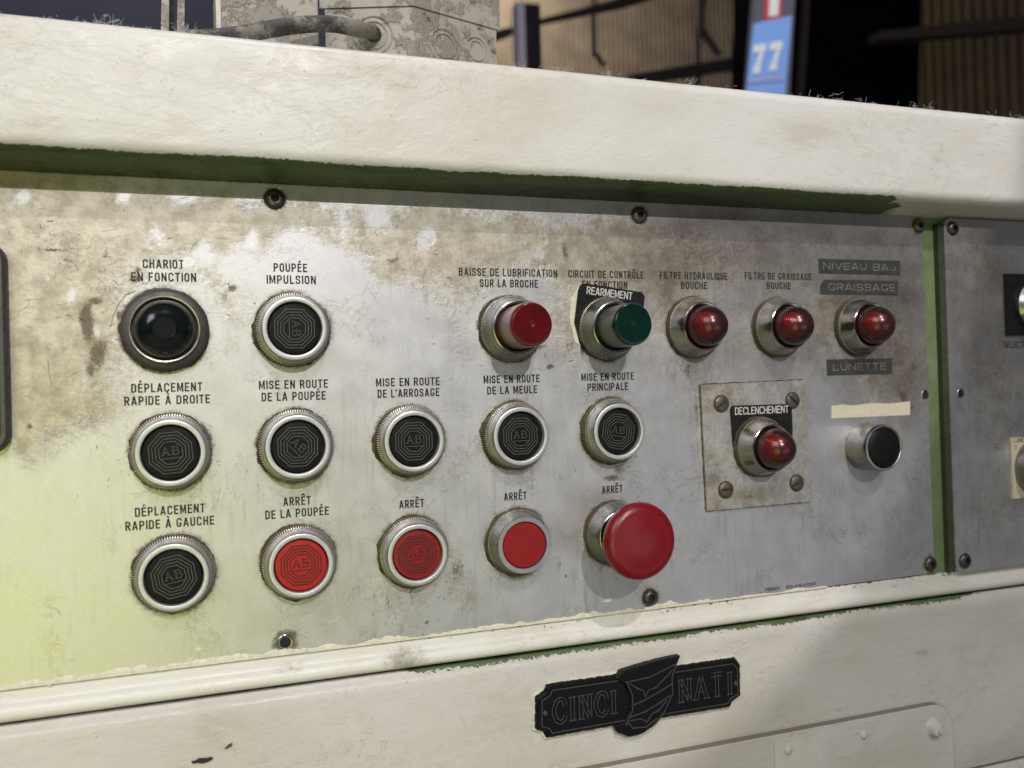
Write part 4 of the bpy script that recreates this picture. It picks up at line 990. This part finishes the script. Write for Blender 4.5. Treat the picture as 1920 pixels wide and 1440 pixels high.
# ------------------------------------------------------------------ on top of the hood
HY = 190.7
def flake_mat(name, a, b, c):
    t = NT(name); f = t.noise(22, 7, .75); g = t.noise(120, 5, .7)
    col = t.mix(t.ramp(f, .44, .56), a, t.mix(g, b, c)); col = t.mix(t.ramp(t.noise(90, 6, .75), .58, .68, 0, .8), col, (.03, .026, .02))
    t.pr(Base_Color=col, Roughness=.55, Normal=t.bump(t.ma('ADD', t.ramp(f, .47, .53), t.ma('MULTIPLY', g, .4)), .7, .0012)); MAT[name] = t.m
flake_mat('flaking_paint', (.36, .335, .29), (.20, .18, .145), (.28, .255, .21)); flake_mat('cable_paint', (.03, .027, .024), (.28, .26, .23), (.07, .06, .045))
# big junction box, corner towards the camera
c0 = P(775, 13, -70); ys = c0[1]
pl = PY(609, 18, ys); prr = PY(930, 57, ys)
dA = (pl-c0)[[0, 2]]; dB = (prr-c0)[[0, 2]]
jb = thing('junction_box', 'flaking grey junction box with round knockouts standing on the hood', 'junction box', (c0[0], HY, c0[2]))
bo = (c0[0], HY, c0[2])
def quadbox(m, o, A, B, y0, y1, grow=0., mi=0):
    a = A/np.linalg.norm(A); b = B/np.linalg.norm(B)
    p0 = o-a*grow-b*grow; p1 = o+A+a*grow-b*grow; p2 = o+A+B+(a+b)*grow; p3 = o+B-a*grow+b*grow
    vs = [(p[0], y, p[1]) for y in (y0, y1) for p in (p0, p1, p2, p3)]
    m.add(vs, [(0, 1, 2, 3), (7, 6, 5, 4), (0, 4, 5, 1), (1, 5, 6, 2), (2, 6, 7, 3), (3, 7, 4, 0)], mi)
O2 = c0[[0, 2]]
m = MB(); quadbox(m, O2, dA, dB, HY+.1, ys); m.build('box_body', MAT['flaking_paint'], jb, bo, smooth=False)
m = MB(); quadbox(m, O2, dA, dB, ys+.5, ys+22, 1.6); m.build('lid', MAT['flaking_paint'], jb, bo, smooth=False)
def knock(face, s, yc, r, nm='knockout'):
    d = face/np.linalg.norm(face); other = dB if face is dA else dA; nrm = -other+np.dot(other, d)*d; nrm = nrm/np.linalg.norm(nrm)
    ctr = O2+d*s; m = MB()
    for rr in (r, r*.72):
        pts = [(ctr[0]+d[0]*rr*math.cos(t)+nrm[0]*.3, yc+rr*math.sin(t), ctr[1]+d[1]*rr*math.cos(t)+nrm[1]*.3) for t in np.linspace(0, 2*math.pi, 33)]
        tube(m, pts, .7, 6, closed_caps=False)
    m.build(nm, MAT['flaking_paint'], jb, bo); return ctr, nrm
LA, LB = np.linalg.norm(dA), np.linalg.norm(dB)
def on_face(face, u, v):
    d = face/np.linalg.norm(face); nn = np.array([-d[1], d[0]]); w = rayd(u, v); k = np.dot(nn, O2-CAM[[0, 2]])/np.dot(nn, w[[0, 2]]); p = CAM+w*k
    return np.dot(p[[0, 2]]-O2, d), p[1]
sA, yA = on_face(dA, 700, 66); kc, kn = knock(dA, sA, yA, 11.5)
for uu, vv, uu2 in ((833, 86, 806), (893, 95, 872)):
    s1, y1 = on_face(dB, uu, vv); s2, y2 = on_face(dB, uu2, vv-2); knock(dB, s1, y1, abs(s1-s2))
# cable
m = MB(); k = yA
p_end = np.array([kc[0], k, kc[1]]); pts = [p_end-np.array([kn[0], 0, kn[1]])*4, p_end+np.array([kn[0], 0, kn[1]])*5, P(668, 54, -64), P(620, 45, -60), P(560, 47, -56), P(500, 56, -52), P(430, 68, -46), P(350, 74, -40)]
sm = []
for i in range(len(pts)-1):
    for t in np.linspace(0, 1, 8, endpoint=False):
        p0 = pts[max(i-1, 0)]; p1 = pts[i]; p2 = pts[i+1]; p3 = pts[min(i+2, len(pts)-1)]
        sm.append(.5*((2*p1)+(-p0+p2)*t+(2*p0-5*p1+4*p2-p3)*t*t+(-p0+3*p1-3*p2+p3)*t**3))
tube(m, sm, 4.6, 14); o = m.build('cable', MAT['cable_paint'], None, (sm[0][0], HY, sm[0][2])); top(o, (sm[0][0], HY, sm[0][2]), 'black cable with white paint flaking, running into the junction box', 'cable')
# small grey box at the left
a = P(411, 60, -72); b = P(598, 60, -72)
lb = thing('small_grey_box', 'plain grey metal box with a pale paint edge, left of the junction box', 'box', (a[0], HY, -72))
m = MB(); box(m, a[0], b[0], HY+.1, HY+70, -110, -72, 1.0); m.build('box_body', MAT['flaking_paint'], lb, (a[0], HY, -72), smooth=False)
m = MB(); box(m, a[0]-1.6, a[0]+1.2, HY+.1, HY+70, -110, -71.2, .3); m.build('edge_strip', MAT['paint_flake'], lb, (a[0], HY, -72), smooth=False)
# two painted uprights at the left
bk = thing('split_bracket', 'pair of small white posts with lint, left end of the hood', 'bracket', (P(315, 40, -60)[0], HY, -60)); bo2 = (P(315, 40, -60)[0], HY, -60)
for ua, ub, w in ((295, 312, 0), (325, 341, 0)):
    x_a = P(ua, 40, -60)[0]; x_b = P(ub, 40, -60)[0]
    m = MB(); vs = [(x_a, HY, -64), (x_b, HY, -64), (x_b+2, HY+60, -64), (x_a+3, HY+60, -64), (x_a, HY, -60), (x_b, HY, -60), (x_b+2, HY+60, -60), (x_a+3, HY+60, -60)]
    m.add(vs, [(3, 2, 1, 0), (4, 5, 6, 7), (0, 1, 5, 4), (1, 2, 6, 5), (2, 3, 7, 6), (3, 0, 4, 7)]); m.build('post', MAT['flaking_paint'], bk, bo2, smooth=False)
m = MB(); box(m, P(312, 40, -64)[0], P(326, 40, -64)[0], HY, HY+60, -67, -64); m.build('dark_slot', MAT['hole_black'], bk, bo2, smooth=False)
# lint caught on the hood
mb = MB()
def tuft(u, v, n, Lh, spread, h=19):
    c = P(u, v, h); c[1] = HY
    for _ in range(max(1, int(n*.65))):
        p = c+np.array([random.gauss(0, spread), -.3, random.gauss(0, spread)]); a = random.gauss(0, .8); b = random.gauss(0, .8); pts = []; L = random.uniform(.4, 1)*Lh
        for i in range(7):
            pts.append(p.copy()); a += random.gauss(0, .35); b += random.gauss(0, .35)
            p = p+np.array([math.sin(a), max(math.cos(a)*math.cos(b), -.2), math.sin(b)])*L/6; p[1] = max(p[1], HY-.2)
        tube(mb, pts, random.uniform(.05, .11), 3, closed_caps=False)
for u, v, n, L, s in ((200, 30, 34, 8.5, 2.2), (175, 30, 5, 6, .8), (150, 26, 8, 4, 1.5), (120, 24, 12, 2.4, 4), (80, 20, 8, 5, 1), (240, 35, 7, 4, 1.5), (265, 40, 10, 4, 3), (365, 52, 5, 8, .8), (400, 55, 12, 4, 3), (345, 40, 40, 8, 2.2),
    (960, 115, 16, 6, 3.), (975, 115, 8, 9, 1.), (1052, 122, 34, 7.5, 1.6), (1135, 128, 22, 7.5, 1.6), (1010, 118, 8, 3, 4), (1165, 134, 10, 3, 4), (1200, 138, 8, 4, 2), (1285, 147, 26, 6.5, 3), (1360, 152, 10, 3, 4),
    (1420, 158, 8, 3, 4), (1500, 166, 16, 4, 5), (1535, 165, 34, 6.5, 5), (1565, 170, 12, 7, 2), (1600, 174, 18, 5, 4), (1630, 176, 3, 7, 1), (1645, 178, 4, 8, 1), (1700, 184, 16, 5, 4), (1730, 187, 16, 6, 3), (1790, 195, 20, 6, 3), (1850, 203, 12, 4, 4), (1905, 207, 36, 7, 5), (700, 85, 12, 3, 6), (560, 65, 16, 5, 6), (520, 60, 12, 4, 6), (640, 75, 14, 5, 8)):
    tuft(u, v, n, L, s)
for _ in range(130):
    u = random.uniform(-20, 1940); tuft(u, 25+u*.098, 1, 2.6, 2)
o = mb.build('lint', MAT['lint_pale'], None, (250, HY, 0)); top(o, (250, HY, 0), 'grey lint and fibres caught along the top edge of the white hood', 'lint', 'stuff')
# lint along the junction box lid
mb = MB()
for i in range(150):
    s = random.random(); q = O2+dB*s; p = np.array([q[0], ys+22.2, q[1]]); a = random.gauss(0, .9); pts = []
    for k in range(5): pts.append(p.copy()); a += random.gauss(0, .4); p = p+np.array([math.sin(a), abs(math.cos(a)), random.gauss(0, .4)])*.9
    tube(mb, pts, .14, 3, closed_caps=False)
o = mb.build('lint', MAT['lint_pale'], jb, bo); o['kind'] = 'stuff'
# ------------------------------------------------------------------ the hall behind
simple('cladding_tan', (.26, .21, .155), .7, 0, .35, 3, .2, 30); simple('cladding_ochre', (.07, .046, .016), .7, 0, .4, 2.5)
simple('steel_purple', (.022, .018, .022), .8, 0, .3, 4); simple('steel_brown', (.030, .020, .014), .8, 0, .3, 4); simple('navy_sheet', (.016, .018, .045), .6, 0, .3, 6)
simple('black_steel', (.001, .001, .003), .9, 0, .3, 4, Specular_IOR_Level=.03); simple('sign_blue', (.24, .42, .88), .45, 0, .06, 5); simple('sign_red', (.62, .06, .07), .5, 0, .1, 8); simple('sign_white', (.82, .82, .82), .5, 0, .05); simple('sign_grey', (.12, .115, .15), .5); simple('sign_pale_blue', (.35, .42, .75), .6)
simple('flange_paint', (.75, .72, .85), .6); simple('concrete', (.20, .19, .175), .8, 0, .2, 2, .3, 20)
def corr(name, u0, u1, v0, v1, D, pitch, depth, mat, kind='structure', D2=None):
    a = P(u0, v1, -D); b = P(u1, v1, -(D2 or D)); t_ = P(u0, v0, -D)
    L = np.linalg.norm((b-a)[[0, 2]]); n = int(L/pitch); d = (b-a)/L; nr = np.array([-d[2], 0, d[0]]); m = MB(); y0 = min(a[1], b[1])-200; y1 = t_[1]+2500; vs = []
    for i in range(n*4+1):
        ph = i % 4; off = depth if ph in (1, 2) else 0; s = (i/4)*pitch+({0: 0, 1: .1, 2: 0, 3: .1}[ph]*pitch)
        p = a+d*s+nr*off; vs += [(p[0], y0, p[2]), (p[0], y1, p[2])]
    fs = [(2*i, 2*i+2, 2*i+3, 2*i+1) for i in range(n*4)]
    m.add(vs, fs); o = m.build(name, mat, None, (a[0], y0, a[2]), smooth=False); top(o, (a[0], y0, a[2]), kind=kind); return o
w1 = corr('back_wall', 880, 1500, 0, 160, 10500, 74, 30, MAT['cladding_tan'])
w2 = corr('side_wall', 1640, 2150, 0, 220, 7600, 110, 40, MAT['cladding_ochre'], D2=5000)
def slab(name, us, D, th, mat, label, cat, kind=None, parent=None):
    """steel member standing at distance D whose face spans the given outline"""
    q = [P(u, v, -D) for u, v in us]; b = q[0]; m = MB()
    pts = [(p[0], p[1]) for p in q]
    ar = sum(pts[i][0]*pts[(i+1) % len(pts)][1]-pts[(i+1) % len(pts)][0]*pts[i][1] for i in range(len(pts)))
    if ar < 0: pts = pts[::-1]
    prism(m, pts, -D-th, -D); o = m.build(name, mat, None, (b[0], b[1], -D), smooth=False); return top(o, (b[0], b[1], -D), label, cat, kind, {'wall_girt': 'beams on the back wall', 'cable_drop': 'conduits on the back wall'}.get(name))
sb = slab('navy_cabinet', [(-60, -120), (640, -120), (640, 120), (-60, 120)], 900, 120, MAT['navy_sheet'], 'dark navy sheet metal cabinet standing behind the hood at the left', 'cabinet')
m = MB()
for u in (60, 110, 190, 290, 380, 470, 560): q = P(u, 0, -900); box(m, q[0]-3, q[0]+3, -60, 420, -900, -896)
rb = m.build('rib', MAT['navy_sheet'], sb, (P(-60, -120, -900)[0], P(-60, -120, -900)[1], -900), smooth=False)
cw = thing('steel_column', 'dark violet steel column with a pale flange behind the junction box', 'column', (P(985, 150, -5000)[0], -300, -5000)); bw = (P(985, 150, -5000)[0], -300, -5000)
for nm, ua, ub, mt, dz in (('flange', 972, 985, 'flange_paint', 10), ('web', 985.5, 1008, 'steel_purple', 0), ('flange', 1006.5, 1013, 'steel_purple', 10)):
    m = MB(); box(m, P(ua, 100, -5000)[0], P(ub, 100, -5000)[0], -300, 2600, -5100, -5000+dz); m.build(nm, MAT[mt], cw, bw, smooth=False)
slab('wall_girt', [(1180, 140), (1420, 100), (1420, 122), (1180, 158)], 9300, 120, MAT['steel_purple'], 'violet horizontal wall beam left of the blue number sign', 'beam')
slab('wall_girt', [(920, 60), (1200, -14), (1330, -60), (1330, -40), (1180, 8), (1010, 42), (920, 78)], 9000, 120, MAT['steel_purple'], 'dark beam high on the wall beside the steel column', 'beam')
slab('cable_drop', [(1114, -60), (1121, -60), (1119, 95), (1136, 120), (1134, 125), (1113, 98)], 9700, 60, MAT['steel_purple'], 'thin dark conduit with a bend, right of the column', 'conduit')
slab('cable_drop', [(1316, -60), (1324, -60), (1322, 52), (1353, 100), (1349, 104), (1316, 60), (1314, 160), (1306, 160)], 9700, 60, MAT['steel_purple'], 'thin dark conduit with a diagonal stay, left of the blue sign', 'conduit')
blk = slab('tall_black_cabinet', [(1476, -200), (1730, -200), (1722, 260), (1466, 260)], 3600, 500, MAT['black_steel'], 'tall black cabinet behind the blue number sign', 'cabinet')
m = MB(); q = [P(u, v, -3560) for u, v in ((1515, -60), (1524, -60), (1507, 190), (1496, 190))]; prism(m, [(p[0], p[1]) for p in q][::-1], -3595, -3560); m.build('edge_strip', MAT['steel_brown'], blk, (P(1476, -200, -3600)[0], P(1476, -200, -3600)[1], -3600), smooth=False)
slab('shelf_beam', [(1650, 58), (1950, 26), (1950, 52), (1650, 74)], 3300, 90, MAT['steel_brown'], 'brown horizontal beam in front of the ochre wall at the upper right', 'beam')
# blue number sign on a grey post
D = 2600; bs = P(1430, 160, -D)
sg = thing('number_sign', 'blue sign with white number 77 under a small red sign', 'sign', (bs[0], bs[1], -D)); bso = (bs[0], bs[1], -D)
def face(us, h, th, mat, nm, par=sg):
    q = [P(u, v, -D+h) for u, v in us]; pts = [(p[0], p[1]) for p in q]
    ar = sum(pts[i][0]*pts[(i+1) % len(pts)][1]-pts[(i+1) % len(pts)][0]*pts[i][1] for i in range(len(pts)))
    if ar < 0: pts = pts[::-1]
    m = MB(); prism(m, pts, -D+h-th, -D+h); return m.build(nm, mat, par, bso, smooth=False)
face([(1421, -60), (1494, -60), (1478, 220), (1398, 220)], 0, 30, MAT['sign_grey'], 'post')
face([(1414, 44), (1485, 29), (1471, 190), (1398, 190)], 10, 8, MAT['sign_blue'], 'blue_board')
face([(1439, -60), (1470, -60), (1464, 34), (1434, 38)], 10, 8, MAT['sign_red'], 'red_board')
face([(1446, -60), (1464, -60), (1459, 29), (1442, 31)], 14, 3, MAT['sign_white'], 'white_mark')
face([(1403, 146), (1471, 139), (1470, 150), (1402, 157)], 14, 3, MAT['sign_pale_blue'], 'pale_band')
for du in ((0, 0), (31, -5)):
    a, b = du
    m = MB()
    for us in ([(1414, 85), (1437, 81), (1435, 96), (1413, 100)], [(1425, 98), (1433, 97), (1426, 120), (1418, 122)], [(1416, 122), (1426, 120), (1425, 137), (1411, 138)]):
        q = [P(u+a, v+b, -D+15) for u, v in us]; pts = [(p[0], p[1]) for p in q][::-1]; prism(m, pts, -D+11, -D+15)
    m.build('numeral', MAT['sign_white'], sg, bso, smooth=False)
# hall floor and distant backdrop wall
m = MB(); box(m, -9000, 16000, -1120, -1100, -16000, 6000); o = m.build('floor', MAT['concrete'], None, (0, -1110, 0), smooth=False); top(o, (0, -1110, 0), kind='structure')
m = MB(); box(m, -9000, 16000, -1099, 7000, -13100, -13000); o = m.build('far_wall', MAT['steel_purple'], None, (0, -1099, -13000), smooth=False); top(o, (0, -1099, -13000), kind='structure')
# the machine's lower body so the housing stands on the floor
m = MB(); box(m, -258, 858, -1098, -300.5, -300, 3.6); m.build('lower_body', MAT['door_paint'], cab, attrs=pattr(m))
